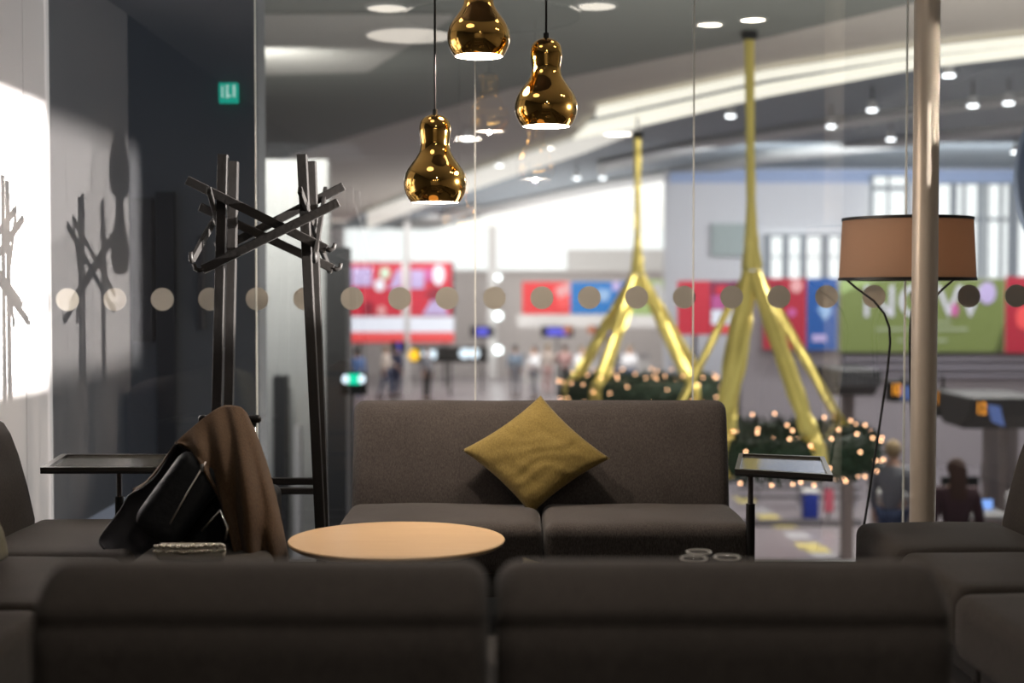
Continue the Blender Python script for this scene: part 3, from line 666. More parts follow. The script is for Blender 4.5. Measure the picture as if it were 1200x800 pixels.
# ------------------------------------------------------------------ wreaths
GREEN = mat('fir needles', (.012, .035, .012), .7); GREEN2 = mat('fir core', (.006, .015, .006), .9)
BULB = emit('fairy bulb', (1, .52, .27), 9.5, False)
def wreath(label, px, py, Y, hub, top, R, r, angs, nb_, seed, widths):
    rnd = random.Random(seed); c = P(px, py, Y)
    t = thing('advent_wreath', label, 'wreath', c, 0, 'hanging advent wreaths in the hall')
    b = B(); n = 48; core = []
    for i in range(n):
        a = 2*PI*i/n; core.append([b.verts.new((math.cos(a)*(R+r*.72*math.cos(q)), math.sin(a)*(R+r*.72*math.cos(q)), r*.72*math.sin(q))) for q in [2*PI*j/12 for j in range(12)]])
    for i in range(n):
        for j in range(12): b.faces.new((core[i][j], core[(i+1) % n][j], core[(i+1) % n][(j+1) % 12], core[i][(j+1) % 12]))
    for i in range(3600):      # fir twigs as small folded blades
        a, q = rnd.uniform(0, 2*PI), rnd.uniform(0, 2*PI); rr = r*rnd.uniform(.60, .80)
        nrm = Vector((math.cos(a)*math.cos(q), math.sin(a)*math.cos(q), math.sin(q))); p = Vector((math.cos(a)*R, math.sin(a)*R, 0)) + nrm*rr
        d = (nrm + Vector((rnd.uniform(-1, 1), rnd.uniform(-1, 1), rnd.uniform(-1, 1)))*.8).normalized(); s = d.cross(nrm + Vector((.01, .02, .03))).normalized()
        L, w_ = rnd.uniform(.07, .13), rnd.uniform(.006, .014)
        v = [b.verts.new(p - s*w_), b.verts.new(p + s*w_), b.verts.new(p + d*L*.7 + s*w_*.8), b.verts.new(p + d*L), b.verts.new(p + d*L*.7 - s*w_*.8)]
        b.faces.new(v)
    o = obj('fir_ring', b, GREEN, t)
    bulb = None; placed = []
    for i in range(nb_):
        best = None
        for _ in range(12):      # spread over the side that carries the light string
            while True:
                a, q = rnd.uniform(0, 2*PI), rnd.uniform(-PI, PI); nrm = Vector((math.cos(a)*math.cos(q), math.sin(a)*math.cos(q), math.sin(q)))
                if nrm.y < .15 and not (math.sin(a) > .2 and nrm.z < .1 and rnd.random() < .8): break
            p = Vector((math.cos(a)*R, math.sin(a)*R, 0)) + nrm*r*rnd.uniform(1.02, 1.10)
            dd = min([(p-o_).length for o_ in placed], default=9)*rnd.uniform(.5, 1)
            if best is None or dd > best[0]: best = (dd, p)
        placed.append(best[1])
        if bulb is None:
            bb = B(); bmesh.ops.create_icosphere(bb, subdivisions=2, radius=.0115); o = obj('light_bulb', bb, BULB, t, True); bulb = o
        else: o = bulb.copy(); C.objects.link(o)
        o.location = placed[i]
    H = P(*hub, Y) - c; T = P(*top, Y) - c
    def ribbon(pts, ws, th=.045, seed=0):
        bm = B(); N = 22
        prev = None; pts = [Vector(p) for p in pts]
        for i in range(N+1):
            s = i/N*(len(pts)-1); k_ = min(int(s), len(pts)-2); f = s-k_; p = pts[k_].lerp(pts[k_+1], f); w_ = ws[k_]*(1-f)+ws[k_+1]*f
            d = (pts[k_+1]-pts[k_]).normalized(); side = d.cross(Vector((0, 1, 0))).normalized()
            tw = .45*noise.noise(Vector((i*.22, seed, 1))); nn = side.cross(d); sd = side*math.cos(tw)+nn*math.sin(tw); nn = sd.cross(d)
            w_ *= 1+.18*noise.noise(Vector((i*.5, seed, 7)))
            ring = [bm.verts.new(p + sd*w_/2*cx + nn*th*cz*(w_/.15)) for cx, cz in ((-1, 0), (-.5, .5), (0, .28), (.5, .55), (1, 0), (.5, -.5), (0, -.35), (-.5, -.5))]
            if prev:
                for j in range(8): bm.faces.new((prev[j], prev[(j+1) % 8], ring[(j+1) % 8], ring[j]))
            else: bm.faces.new(ring[::-1])
            prev = ring
        bm.faces.new(prev); return bm
    obj('ribbon', ribbon([T, T.lerp(H, .45), T.lerp(H, .75), H + Vector((0, 0, .05))], [.10, .085, .10, .20], .05, seed), FOIL, t)
    bk = B(); rbox(bk, (T.x, T.y, T.z+.03), (.075, .05, .05), .015, 2); obj('ceiling_clamp', bk, BLACKM, t, True)
    bk = B(); tube(bk, [T+Vector((0, 0, .05)), (T.x, T.y, 4.06-c.z)], .012, 8); obj('hanger_wire', bk, BLACKM, t)
    for i, (ang, w_) in enumerate(zip(angs, widths)):
        a = math.radians(ang); e = Vector((math.cos(a)*(R+r*.45*max(0, -math.sin(a))), math.sin(a)*(R+r*.45), r*(.78 - .45*max(0, -math.sin(a)))))
        s = H + Vector((math.cos(a)*.05, math.sin(a)*.05, .03))
        obj('ribbon', ribbon([s, s.lerp(e, .35), s.lerp(e, .8), e], [w_*.8, w_, w_*1.0, w_*1.1], .045, seed+i*3.7), FOIL, t)
        loop = B(); N = 18; rings = []       # the band tied round the fir ring
        tang = Vector((-math.sin(a), math.cos(a), 0))
        for j in range(N):
            q = 2*PI*j/N; nrm = Vector((math.cos(a)*math.cos(q), math.sin(a)*math.cos(q), math.sin(q))); base = Vector((math.cos(a)*R, math.sin(a)*R, 0))
            rr = r*(.78+.05*noise.noise(Vector((j*.9, i, seed))))
            rings.append([loop.verts.new(base+nrm*rr-tang*w_*.5), loop.verts.new(base+nrm*rr+tang*w_*.5), loop.verts.new(base+nrm*(rr+.03)+tang*w_*.3), loop.verts.new(base+nrm*(rr+.03)-tang*w_*.3)])
        for j in range(N):
            A_, B_ = rings[j], rings[(j+1) % N]
            for m_ in range(4): loop.faces.new((A_[m_], A_[(m_+1) % 4], B_[(m_+1) % 4], B_[m_]))
        obj('ribbon_band', loop, FOIL, t)
    return t
wreath('large fir wreath with fairy lights on gold ribbons, nearer one at right', 893, 524, 14.0, (881, 322), (878, 44), .93, .235, (20, -72, -122, 160), 98, 3, (.10, .17, .21, .08))
wreath('large fir wreath with fairy lights on gold ribbons, farther one above the sofa', 750, 457, 20.0, (747, 326), (747, 160), .93, .235, (20, -52, -128, 196), 98, 11, (.15, .15, .19, .16))

# ------------------------------------------------------------------ boards, banners, signs
def panel(t, name, x1, y1, x2, y2, Y, m, th=.04):
    b = rect(B(), x1, y1, x2, y2, Y, th); return obj(name, b, m, t, world=True)
def blob(t, name, px, py, rx, ry, Y, m):
    b = B(); c = P(px, py, Y); tube(b, [(0, .012, 0), (0, -.012, 0)], 1, 28); bmesh.ops.transform(b, matrix=Matrix.Translation(c) @ Matrix.Diagonal((rx*Y/F, 1, ry*Y/F, 1)), verts=b.verts)
    return obj(name, b, m, t, world=True)
def poly(t, name, pts, Y, m, th=.03):
    b = B(); prism(b, [P(x, y, Y) for x, y in pts], (0, th, 0)); return obj(name, b, m, t, world=True)
RED = emit('red backlit', (.78, .035, .07), .62); REDL = emit('red strip backlit', (.95, .10, .10), .85); WHT = emit('white backlit', (.86, .88, 1), .95)
LILAC = emit('lilac picture', (.62, .50, .82), .7); MAG = emit('magenta picture', (.72, .14, .42), .6); PALEG = emit('pale green picture', (.70, .85, .65), .8); DKRED = emit('deep red picture', (.40, .02, .05), .5)
BLUE = emit('blue backlit', (.01, .20, .58), .75); PINK = emit('pink picture', (.95, .45, .45), .7); GRN = emit('green backlit', (.25, .31, .085), .5); GRNL = emit('light green picture', (.45, .60, .22), .6); SKYB = emit('sky blue picture', (.35, .55, .85), .7)
GREYW = emit('pale sign grey', (.70, .68, .66), .55)
t = thing('advertising_board', 'big red photo collage board with white and red strips, left of centre', 'board', P(470, 400, 52))
panel(t, 'frame', 409, 307, 532, 402, 52.3, mat('dark board frame', (.05, .04, .05), .5), .3)
panel(t, 'panel', 410, 308, 471, 370, 52, RED); panel(t, 'panel', 480, 308, 529, 370, 52, RED); panel(t, 'mullion', 471, 308, 480, 372, 52, WHITE)
panel(t, 'picture', 412, 313, 436, 335, 51.9, LILAC); panel(t, 'picture', 481, 316, 497, 338, 51.9, LILAC); blob(t, 'picture', 451, 320, 6, 7, 51.9, PALEG); blob(t, 'picture', 445, 334, 6, 7, 51.88, WHT)
poly(t, 'picture', [(455, 340), (464, 318), (470, 314), (470, 335)], 51.9, LILAC); blob(t, 'picture', 514, 322, 7, 12, 51.88, WHT); blob(t, 'picture', 503, 322, 6, 8, 51.9, MAG)
poly(t, 'picture', [(495, 369), (505, 352), (516, 350), (526, 369)], 51.9, LILAC); poly(t, 'picture', [(498, 345), (510, 335), (522, 342), (512, 356)], 51.9, DKRED); blob(t, 'picture', 432, 361, 6, 8, 51.9, DKRED); blob(t, 'picture', 447, 364, 5, 6, 51.9, PINK)
panel(t, 'strip', 410, 371, 532, 389, 52, WHT); panel(t, 'strip', 410, 389, 532, 401, 52, REDL)
for x in (420, 520): panel(t, 'support_post', x, 402, x+3, 455, 52.3, BLACKM, .1)
def banner(name, label, x1, y1, x2, y2, Y, m):
    c = P((x1+x2)/2, y2, Y); t = thing(name, label, 'banner', c); panel(t, 'panel', x1, y1, x2, y2, Y, m, .06)
    panel(t, 'backing', x1+.5, y1+.5, x2-.5, y2-.5, Y+.14, WHITE, .216)
    return t
t = banner('banner', 'far red banner left of the blue one', 612, 330, 668, 368, 50, emit('red banner', (.92, .05, .06), .75)); poly(t, 'motif', [(650, 338), (668, 330), (668, 347), (656, 352)], 49.9, PINK); poly(t, 'motif', [(650, 352), (668, 343), (668, 350), (660, 366)], 49.88, REDL)
t = banner('banner', 'far blue banner between the red and pale green ones', 669, 330, 735, 368, 50, BLUE); poly(t, 'motif', [(699, 338), (716, 340), (712, 353), (702, 352)], 49.9, SKYB); blob(t, 'motif', 722, 335, 5, 6, 49.9, LILAC)
t = banner('banner', 'far pale green banner behind the farther wreath ribbons', 736, 328, 790, 372, 50, GRNL); poly(t, 'motif', [(762, 334), (775, 330), (782, 362), (764, 368)], 49.9, GREYW)
b = rect(B(), 606, 369, 790, 383, 50.2, .5); struct('trim_13', b, WHITE, label='white fascia under the far banners', cat='trim')
t = thing('advertising_board', 'red collage board behind the nearer wreath ribbons', 'board', P(837, 410, 29))
panel(t, 'panel', 794, 329, 832, 392, 29, RED); panel(t, 'panel', 832, 329, 880, 392, 29, emit('dark plum panel', (.28, .04, .12), .5)); panel(t, 'picture', 838, 334, 852, 345, 28.95, RED)
panel(t, 'picture', 834, 346, 854, 362, 28.95, MAG); panel(t, 'picture', 856, 348, 878, 362, 28.95, emit('violet picture', (.38, .14, .55), .6)); panel(t, 'strip', 834, 363, 880, 380, 28.93, WHT); panel(t, 'strip', 834, 381, 880, 390, 28.93, REDL)
panel(t, 'support_post', 812, 392, 816, 542, 29.1, mat('dark post', (.06, .05, .07), .5), .1); panel(t, 'support_post', 862, 392, 868, 542, 29.1, MATS['dark post'], .1)
t = banner('banner', 'red banner right of the nearer gold ribbon', 895, 326, 944, 409, 28, emit('deep red banner', (.55, .02, .05), .6)); blob(t, 'motif', 933, 335, 7, 8, 27.95, PINK); blob(t, 'motif', 928, 366, 5, 5, 27.95, MAG); blob(t, 'motif', 910, 345, 12, 14, 27.96, DKRED)
t = banner('banner', 'narrow blue banner between red and green ones', 946, 326, 980, 410, 28, emit('deep blue banner', (.01, .10, .38), .7)); poly(t, 'motif', [(958, 362), (970, 348), (975, 366), (966, 376)], 27.95, SKYB); panel(t, 'motif', 952, 392, 968, 400, 27.95, LILAC)
def text(t, s, px, py, Y, hpx, m, name='lettering', squash=1.0):
    cu = bpy.data.curves.new(name, 'FONT'); cu.body = s; cu.align_x = 'CENTER'; cu.align_y = 'CENTER'; cu.size = hpx*Y/F/.70; cu.extrude = .004; cu.materials.append(m)
    tmp = bpy.data.objects.new(name, cu); C.objects.link(tmp); dg = bpy.context.evaluated_depsgraph_get(); me = bpy.data.meshes.new_from_object(tmp.evaluated_get(dg))
    bpy.data.objects.remove(tmp); bpy.data.curves.remove(cu); me.name = name; o = bpy.data.objects.new(name, me); C.objects.link(o); o.parent = t; o.location = P(px, py, Y) - t.location; o.rotation_euler = (PI/2, 0, 0); o.scale = (squash, 1, 1); return o
t = banner('banner', 'big green banner reading NOW behind the column', 985, 327, 1176, 412, 28, GRN); BT = emit('banner letter white', (.72, .70, .78), .75)
text(t, 'NOW', 1081, 355, 27.94, 38, BT); blob(t, 'motif', 1157, 343, 10, 13, 27.94, LILAC); blob(t, 'motif', 1119, 363, 4, 8, 27.9, MAG)
poly(t, 'motif', [(985, 345), (1002, 338), (1034, 327), (985, 327)], 27.95, GRNL); poly(t, 'motif', [(1166, 412), (1176, 380), (1176, 412)], 27.95, emit('dark olive picture', (.10, .13, .03), .5))
for x1, y, x2 in ((1026, 384, 1134), (1092, 376, 1115), (1052, 397, 1060), (1094, 397, 1110)): panel(t, 'text_line', x1, y, x2, y+3.5, 27.95, emit('faint line', (.45, .50, .32), .55), .01)
t = banner('banner', 'red banner at the right edge beside the green one', 1179, 324, 1236, 413, 28, MATS['deep red banner']); blob(t, 'motif', 1200, 372, 9, 14, 27.95, REDL); 

# white hall posts, globe lights, overhead signs in the far hall
struct('pillar_2', rect(B(), 474, 246, 480, 459, 50, .3), WHITE, label='thin white pillar in front of the red board', cat='pillar')
struct('pillar_3', rect(B(), 572, 240, 582, 443, 58, .3), WHITE, label='thin white pillar right of the red board', cat='pillar')
GLOB = emit('globe lamp white', (.92, 1, 1), 5.0, False)
for py, lb in ((325, 'topmost of three round white lamps on the far pillar'), (370, 'middle one of three round white lamps on the far pillar'), (410, 'lowest of three round white lamps on the far pillar')):
    rg = .17 if py > 330 else .12; c = P(584, py, 57.86-rg); b = B(); bmesh.ops.create_uvsphere(b, u_segments=20, v_segments=12, radius=rg); o = obj('globe_lamp', b, GLOB, None, True); o.location = c; tag(o, lb, 'lamp', 'round white lamps in the far hall')
t = thing('overhead_sign', 'black overhead sign with an amber lamp and white lit faces in the far hall', 'sign', P(520, 425, 48))
panel(t, 'housing', 482, 406, 572, 424, 48, BLACKM, .3); blob(t, 'amber_lamp', 485, 416, 6.5, 7, 47.75, emit('amber lamp', (1, .55, .02), 1.6)); panel(t, 'lit_face', 494, 410, 511, 420, 47.8, emit('white blue face', (.75, .88, 1), 1.6)); blob(t, 'lit_face', 545, 414, 7, 6, 47.75, MATS['white blue face']); blob(t, 'lit_face', 556, 414, 6, 6, 47.74, MATS['white blue face'])
panel(t, 'support_post', 526, 424, 529, 464, 48, BLACKM, .1)
t = thing('lit_sign', 'small green lit sign with white ends left of the sofa', 'sign', P(415, 452, 15.5))
panel(t, 'housing', 400, 436, 430, 462, 15.6, BLACKM, .1); panel(t, 'lit_face', 408, 438, 423, 450, 15.53, emit('green face', (.0, .75, .42), 1.3)); blob(t, 'white_lamp', 405, 444, 4.5, 5.5, 15.51, MATS['white blue face']); blob(t, 'white_lamp', 424, 444, 4.5, 5.5, 15.51, MATS['white blue face'])
panel(t, 'support_post', 412, 462, 416, 712, 15.62, BLACKM, .1)
for x1, x2, lb in ((555, 575, 'blue monitor under the round lamps'), (638, 668, 'blue monitor under the far red banner'), (700, 722, 'blue monitor under the far blue banner'), (462, 472, 'blue monitor under the red collage board')):
    y1 = 400 if x1 == 462 else 382
    t = thing('monitor', lb, 'monitor', P((x1+x2)/2, y1+12, 49), 0, 'blue monitors in the far hall'); panel(t, 'screen', x1+3, y1+2, x2-3, y1+11, 48.9, emit('blue screen', (.10, .10, .75), .9)); panel(t, 'housing', x1-4, y1, x2+4, y1+13, 49, BLACKM, .15); panel(t, 'support_post', (x1+x2)/2-1, y1+13, (x1+x2)/2+1, 461, 49.05, BLACKM, .1)
for x1, lb in ((662, 'round orange sign left of the far blue monitors'), (690, 'round orange sign right of it')):
    c = P(x1+3, 386, 48.7); b = B(); tube(b, [(0, .02, 0), (0, -.02, 0)], .15, 24); o = obj('round_sign', b, emit('orange sign', (.55, .18, .08), .6)); o.location = c; tag(o, 'small round orange sign beside the far monitors', 'sign', 'round orange signs in the far hall')
# ------------------------------------------------------------------ far check-in desks
DESK = mat('white desk laminate', (.62, .60, .58), .5)
for i, (x1, x2, y1, lb) in enumerate(((612, 652, 415, 'pale far desk left of the wreath'), (654, 700, 417, 'pale far desk beside the farther wreath'), (705, 760, 416, 'pale far desk behind the farther wreath'))):
    t = thing('check_in_desk', lb, 'desk', P((x1+x2)/2, 458, 56), 0, 'check-in desks in the far hall'); z = HF
    t.location.z = HF
    a, c = P(x1, y1, 56), P(x2, y1, 56)
    b = B(); box(b, ((a.x+c.x)/2, 56, HF+.5), (c.x-a.x, .7, 1.0)); obj('counter', b, DESK, t, world=True)
    b = B(); box(b, ((a.x+c.x)/2, 56, HF+1.03), (c.x-a.x+.1, .9, .06)); obj('countertop', b, mat('grey counter', (.30, .28, .30), .5), t, world=True)

# ------------------------------------------------------------------ right check-in area
DK = mat('charcoal canopy', (.014, .014, .016), .6, spec=.3)
def canopy(label, x1, x2, y1, y2, Y, slat):
    c = P((x1+x2)/2, y2, Y); t = thing('desk_canopy', label, 'canopy', c, 0, 'dark canopies over the check-in desks')
    a, e = P(x1, y1, Y), P(x2, y2, Y); w_ = e.x-a.x; h = a.z-e.z
    b = B(); pr = [(0, 0), (.10, -.55*h), (.35, -h), (1.1, -h), (1.3, -.5*h), (1.3, 0)]
    n = 10
    prism(b, [(a.x, Y+y, a.z+z) for y, z in pr], (w_, 0, 0)); obj('hood', b, DK, t, world=True, bevel=.03)
    if slat:
        b = B()
        for i in range(9): box(b, (a.x+w_*(i+.5)/9, Y+.02, a.z-.32*h), (.03, .08, .5*h))
        obj('slats', b, mat('grey slat', (.12, .12, .13), .5), t, world=True)
    b = B(); box(b, (a.x+w_*.6, Y+.9, (HF+a.z-h)/2), (.13, .2, a.z-h-HF)); obj('support_post', b, mat('taupe post', (.22, .18, .17), .6), t, world=True)
    return t
canopy('slatted dark canopy under the green banner left of the column', 983, 1034, 434, 466, 17.5, True)
t = canopy('dark curved canopy at right edge with orange numeral and blue screen', 1140, 1230, 466, 506, 15.5, False)
ORG = emit('orange digits', (1, .36, .02), 1.8)
text(t, '12', 1150, 479, 15.42, 14, ORG, 'numeral', .62)
poly(t, 'screen', [(1158, 474), (1172, 476), (1178, 500), (1163, 494)], 15.38, emit('dim blue screen', (.10, .17, .45), .6))
t = thing('desk_sign', 'black hanging sign with orange numeral just left of the column', 'sign', P(1052, 470, 17), 0, 'numbered signs over the check-in desks')
panel(t, 'housing', 1040, 446, 1072, 470, 17, BLACKM, .2); text(t, '10', 1050, 457, 16.87, 14, ORG, 'numeral', .6); panel(t, 'screen', 1056, 452, 1068, 468, 16.87, MATS['dim blue screen'], .02); panel(t, 'hanger', 1056, 440, 1058, 446, 17, BLACKM, .05)
t = thing('desk_sign', 'black hanging sign with orange numeral just right of the column', 'sign', P(1110, 490, 17), 0, 'numbered signs over the check-in desks')
poly(t, 'housing', [(1085, 456), (1112, 456), (1130, 462), (1128, 478), (1114, 480), (1113, 490), (1098, 488), (1085, 480)], 17, BLACKM, .2); text(t, '11', 1096, 467, 16.95, 15, ORG, 'numeral', .55); panel(t, 'hanger', 1104, 440, 1106, 457, 17.1, BLACKM, .05)
CNT = mat('beige counter', (.50, .44, .40), .6)
def counter(label, x1, x2, Y):
    a, c = P(x1, 400, Y), P(x2, 400, Y); t = thing('check_in_desk', label, 'desk', ((a.x+c.x)/2, Y, HF), 0, 'check-in desks at the right of the hall'); w_ = c.x-a.x
    b = B(); rbox(b, (0, 0, .5), (w_/2, .35, .5), .03, 3); obj('counter', b, CNT, t, True)
    b = B(); rbox(b, (0, -.02, 1.03), (w_/2+.04, .42, .03), .02, 3); obj('countertop', b, WHITE, t, True)
    b = B(); box(b, (-w_*.22, .1, 1.25), (.42, .04, .30)); box(b, (-w_*.22, .12, 1.08), (.06, .06, .10)); obj('computer_monitor', b, BLACKM, t, bevel=.01)
    b = B(); box(b, (w_*.28, -.1, 1.12), (.12, .02, .10)); obj('card_terminal', b, emit('terminal glow', (.25, .45, 1), 1.3), t)
    return t
counter('beige check-in desk right of the column with a lit terminal', 1116, 1166, 15.7)
counter('beige check-in desk at the right edge', 1206, 1280, 15.0)
counter('beige check-in desk between floor lamp and column', 1030, 1070, 17.2)
b = rect(B(), 1176, 500, 1186, 690, 16.6, .3); struct('pillar_4', b, MATS['taupe post'], label='taupe pillar at the check-in desks', cat='pillar')

# lower mid right: low rail, blue bin, yellow floor dashes
t = thing('queue_barrier', 'grey low barrier rail across the hall floor right of the sofa', 'barrier', (P(930, 600, 22.6).x, 22.6, HF))
for y, h in ((570, 3), (581, 3)): panel(t, 'rail', 866, y, 1008, y+h, 22.6, mat('grey rail', (.12, .11, .12), .5), .08)
for x in (886, 934, 1000): panel(t, 'support_post', x, 567, x+4, 598, 22.65, mat('pale post', (.42, .40, .44), .5), .06)
a, c = P(862, 606, 20.9), P(1012, 606, 20.9); struct('trim_15', box(B(), ((a.x+c.x)/2, 21.0, HF+.045), (c.x-a.x, .16, .09)), MATS['grey rail'], label='low dark kerb across the hall floor', cat='trim')
t = thing('waste_bin', 'small blue waste bin beyond the tray table', 'bin', (P(949, 600, 21.5).x, 21.5, HF))
b = B(); rbox(b, (0, 0, .235), (.115, .115, .195), .03, 3); obj('body', b, mat('blue plastic', (.012, .03, .26), .5), t, True); b = B(); rbox(b, (0, 0, .45), (.125, .125, .022), .015, 2); obj('lid', b, WHITE, t, True); b = B(); box(b, (0, 0, .02), (.20, .20, .04)); obj('base', b, BLACKM, t)
t = thing('poster_stand', 'small red poster stand beside the blue bin', 'stand', (P(971, 600, 21.5).x, 21.5, HF))
b = B(); box(b, (0, 0, .30), (.14, .03, .34)); obj('panel', b, mat('rose red panel', (.50, .07, .12), .6), t); b = B(); box(b, (0, .02, .08), (.03, .02, .15)); obj('support_post', b, BLACKM, t); b = B(); box(b, (0, .0, .008), (.16, .14, .016)); obj('base', b, BLACKM, t)
YEL = mat('yellow floor paint', (.75, .62, .22), .5); GRYP = mat('grey floor paint', (.52, .50, .52), .5)
seq = [(869, 582), (885, 594), (897, 603), (912, 611), (930, 624), (943, 636), (952, 640), (962, 648)]
for i, (x, y) in enumerate(seq):
    p = PZ(x, y, HF+.004); q = PZ(x+9, y+7, HF+.004); d = (q-p); s = Vector((-d.y, d.x, 0)).normalized()*.16
    b = B(); prism(b, [p-s, q-s, q+s, p+s], (0, 0, .003)); c = p.lerp(q, .5); bmesh.ops.translate(b, verts=b.verts, vec=-c); o = obj('floor_marking', b, YEL if i % 3 != 1 else GRYP); o.location = c
    tag(o, 'yellow dash of the dashed line on the hall floor' if i % 3 != 1 else 'grey dash of the dashed line on the hall floor', 'floor marking', 'dashes of the floor line')
# blue case and yellow sign between coat stand and sofa
t = thing('hall_case', 'blue case standing in the hall left of the sofa', 'suitcase', (P(401, 500, 24).x, 24, HF))
b = B(); rbox(b, (0, 0, 1.25), (.18, .12, .38), .05, 3); obj('shell', b, mat('bright blue shell', (.01, .05, .42), .4), t, True)
b = B(); box(b, (0, 0, .44), (.7, .5, .86)); obj('trolley', b, mat('grey trolley', (.20, .19, .21), .5), t)
t = thing('wayfinding_panel', 'yellow panel with red top left of the sofa', 'sign', (P(399, 560, 20).x, 20, HF))
panel(t, 'panel', 386, 553, 413, 569, 20, emit('yellow lit panel', (.95, .55, .02), .7), .1); panel(t, 'header', 388, 546, 413, 553, 20, mat('dull red header', (.40, .08, .08), .5), .1); panel(t, 'support_post', 397, 569, 401, 630, 20.05, BLACKM, .08)

# ceiling spots in the hall
spot = None
for i, (x, y) in enumerate(((1112, 91), (1022, 131), (974, 150), (1182, 123), (1140, 126), (856, 138), (1044, 165), (1190, 180), (676, 210), (706, 210), (548, 164), (585, 195))):
    p = PZ(x, y, 3.70)
    t = thing('ceiling_spotlight', 'small white spotlight on the hall ceiling', 'spotlight', p, 0, 'small spotlights on the hall ceiling')
    b = B(); cyl(b, (0, 0, .03), .07, .12, 16, .05); obj('housing', b, WHITE, t, 'angle'); b = B(); cyl(b, (0, 0, .15), .012, .25, 8); obj('stem', b, BLACKM, t)
    b = B(); lathe(b, [(0, .0), (.062, .01), (.07, .032), (0, .032)], n=16); obj('lens', b, emit('spot lens', (.95, .98, 1), 7, False), t)

# ------------------------------------------------------------------ people
SKIN = mat('skin', (.55, .33, .24), .55); 
def skinmesh(name, verts, edges, m, parent, sub=1):
    bm = B(); lay = bm.verts.layers.skin.verify(); vs = []
    for i, (co, r) in enumerate(verts):
        v = bm.verts.new(co); v[lay].radius = r if isinstance(r, tuple) else (r, r); v[lay].use_root = (i == 0); vs.append(v)
    for a, b_ in edges: bm.edges.new((vs[a], vs[b_]))
    me = bpy.data.meshes.new(name); bm.to_mesh(me); bm.free(); me.materials.append(m)
    o = bpy.data.objects.new(name, me); C.objects.link(o); o.parent = parent
    s = o.modifiers.new('skin', 'SKIN'); s.use_smooth_shade = True
    if sub: u = o.modifiers.new('sub', 'SUBSURF'); u.levels = sub; u.render_levels = sub
    return o
def person(label, X, Y, rz, top, legs, hairc, pose='stand', long_hair=False, z0=HF):
    t = thing('person', label, 'person', (X, Y, z0), rz)
    dz = -.42 if pose == 'sit' else 0
    lean_ = -.16 if pose == 'lean' else 0
    def T(x, y, z): return Vector((x, y + lean_*max(0, z-.95)/.6, z + (dz if z > .8 else 0)))
    V = [(T(0, 0, .95), (.13, .10)), (T(0, 0, 1.15), (.125, .09)), (T(0, .01, 1.35), (.15, .10)), (T(0, .01, 1.47), .055), (T(0, -.005, 1.54), (.062, .075)), (T(0, -.01, 1.63), (.078, .095)), (T(0, 0, 1.71), (.055, .07)), (T(0, -.105, 1.60), .014)]
    E = [(0, 1), (1, 2), (2, 3), (3, 4), (4, 5), (5, 6), (5, 7)]
    arms = {}
    for s in (-1, 1):
        fwd = pose in ('desk', 'sit', 'lean') or (pose == 'walk' and s > 0)
        sh = T(s*.18, .01, 1.41); el = T(s*.235, .03, 1.14) if not fwd else T(s*.23, -.06, 1.15); wr = T(s*.235, -.03, .90) if not fwd else T(s*.16, -.28, 1.10)
        hd = (wr-el).normalized()
        i = len(V); V += [(sh, .062), (el, .045), (wr, .030), (wr+hd*.07, (.040, .018))]; E += [(2, i), (i, i+1), (i+1, i+2), (i+2, i+3)]
        for f_, ln in ((-.028, .068), (-.010, .080), (.010, .076), (.028, .060)):
            j = len(V); side = Vector((0, 1, 0)) if not fwd else Vector((1, 0, 0)); k1 = wr+hd*(.075+ln*.5)+side*f_; k2 = wr+hd*(.07+ln)+side*f_*1.1 + Vector((-s*.012, 0, -.01))
            V += [(k1, .009), (k2, .008)]; E += [(i+3, j), (j, j+1)]
        j = len(V); V += [(wr+hd*.04+Vector((-s*.03, -.02, 0)), .010), (wr+hd*.075+Vector((-s*.045, -.03, 0)), .009)]; E += [(i+2, j), (j, j+1)]
        arms[s] = (sh, el, wr)
        hp = T(s*.095, 0, .90)
        if pose == 'sit': kn, an = Vector((s*.11, -.42, .50)), Vector((s*.11, -.38, .09))
        elif pose == 'walk': kn, an = Vector((s*.10, -.10*s-.04, .50)), Vector((s*.10, -.16*s+.06, .09))
        else: kn, an = Vector((s*.10, -.015, .50)), Vector((s*.10, .02, .09))
        i = len(V); V += [(hp, .085), (kn, .055), (an, .038), (an+Vector((0, -.15, -.055)), (.040, .028))]; E += [(0, i), (i, i+1), (i+1, i+2), (i+2, i+3)]
        arms[('l', s)] = (hp, kn, an)
    skinmesh('body', V, E, SKIN, t)
    V = [(T(0, 0, .86), (.150, .125)), (T(0, 0, 1.12), (.150, .118)), (T(0, .01, 1.35), (.180, .130)), (T(0, .01, 1.46), .085)]; E = [(0, 1), (1, 2), (2, 3)]
    for s in (-1, 1):
        sh, el, wr = arms[s]; i = len(V); V += [(sh, .090), (el, .060), (el.lerp(wr, .85), .044)]; E += [(2, i), (i, i+1), (i+1, i+2)]
    skinmesh('jacket', V, E, top, t)
    V = [(T(0, 0, .97), (.145, .115))]; E = []
    for s in (-1, 1):
        hp, kn, an = arms[('l', s)]; i = len(V); V += [(hp, .098), (kn, .070), (an.lerp(kn, .08), .056)]; E += [(0, i), (i, i+1), (i+1, i+2)]
    skinmesh('trousers', V, E, legs, t)
    b = B(); c = T(0, .012, 1.655); bmesh.ops.create_uvsphere(b, u_segments=20, v_segments=14, radius=1)
    bmesh.ops.transform(b, matrix=Matrix.Translation(c) @ Matrix.Diagonal((.092, .108, .105, 1)), verts=b.verts)
    bmesh.ops.delete(b, geom=[v for v in b.verts if v.co.y < c.y-.055 and v.co.z < c.z+.035], context='VERTS')
    if long_hair:
        rbox(b, T(0, .075, 1.50), (.085, .035, .17), .03, 3)
    obj('hair', b, hairc, t, True, 0, .006)
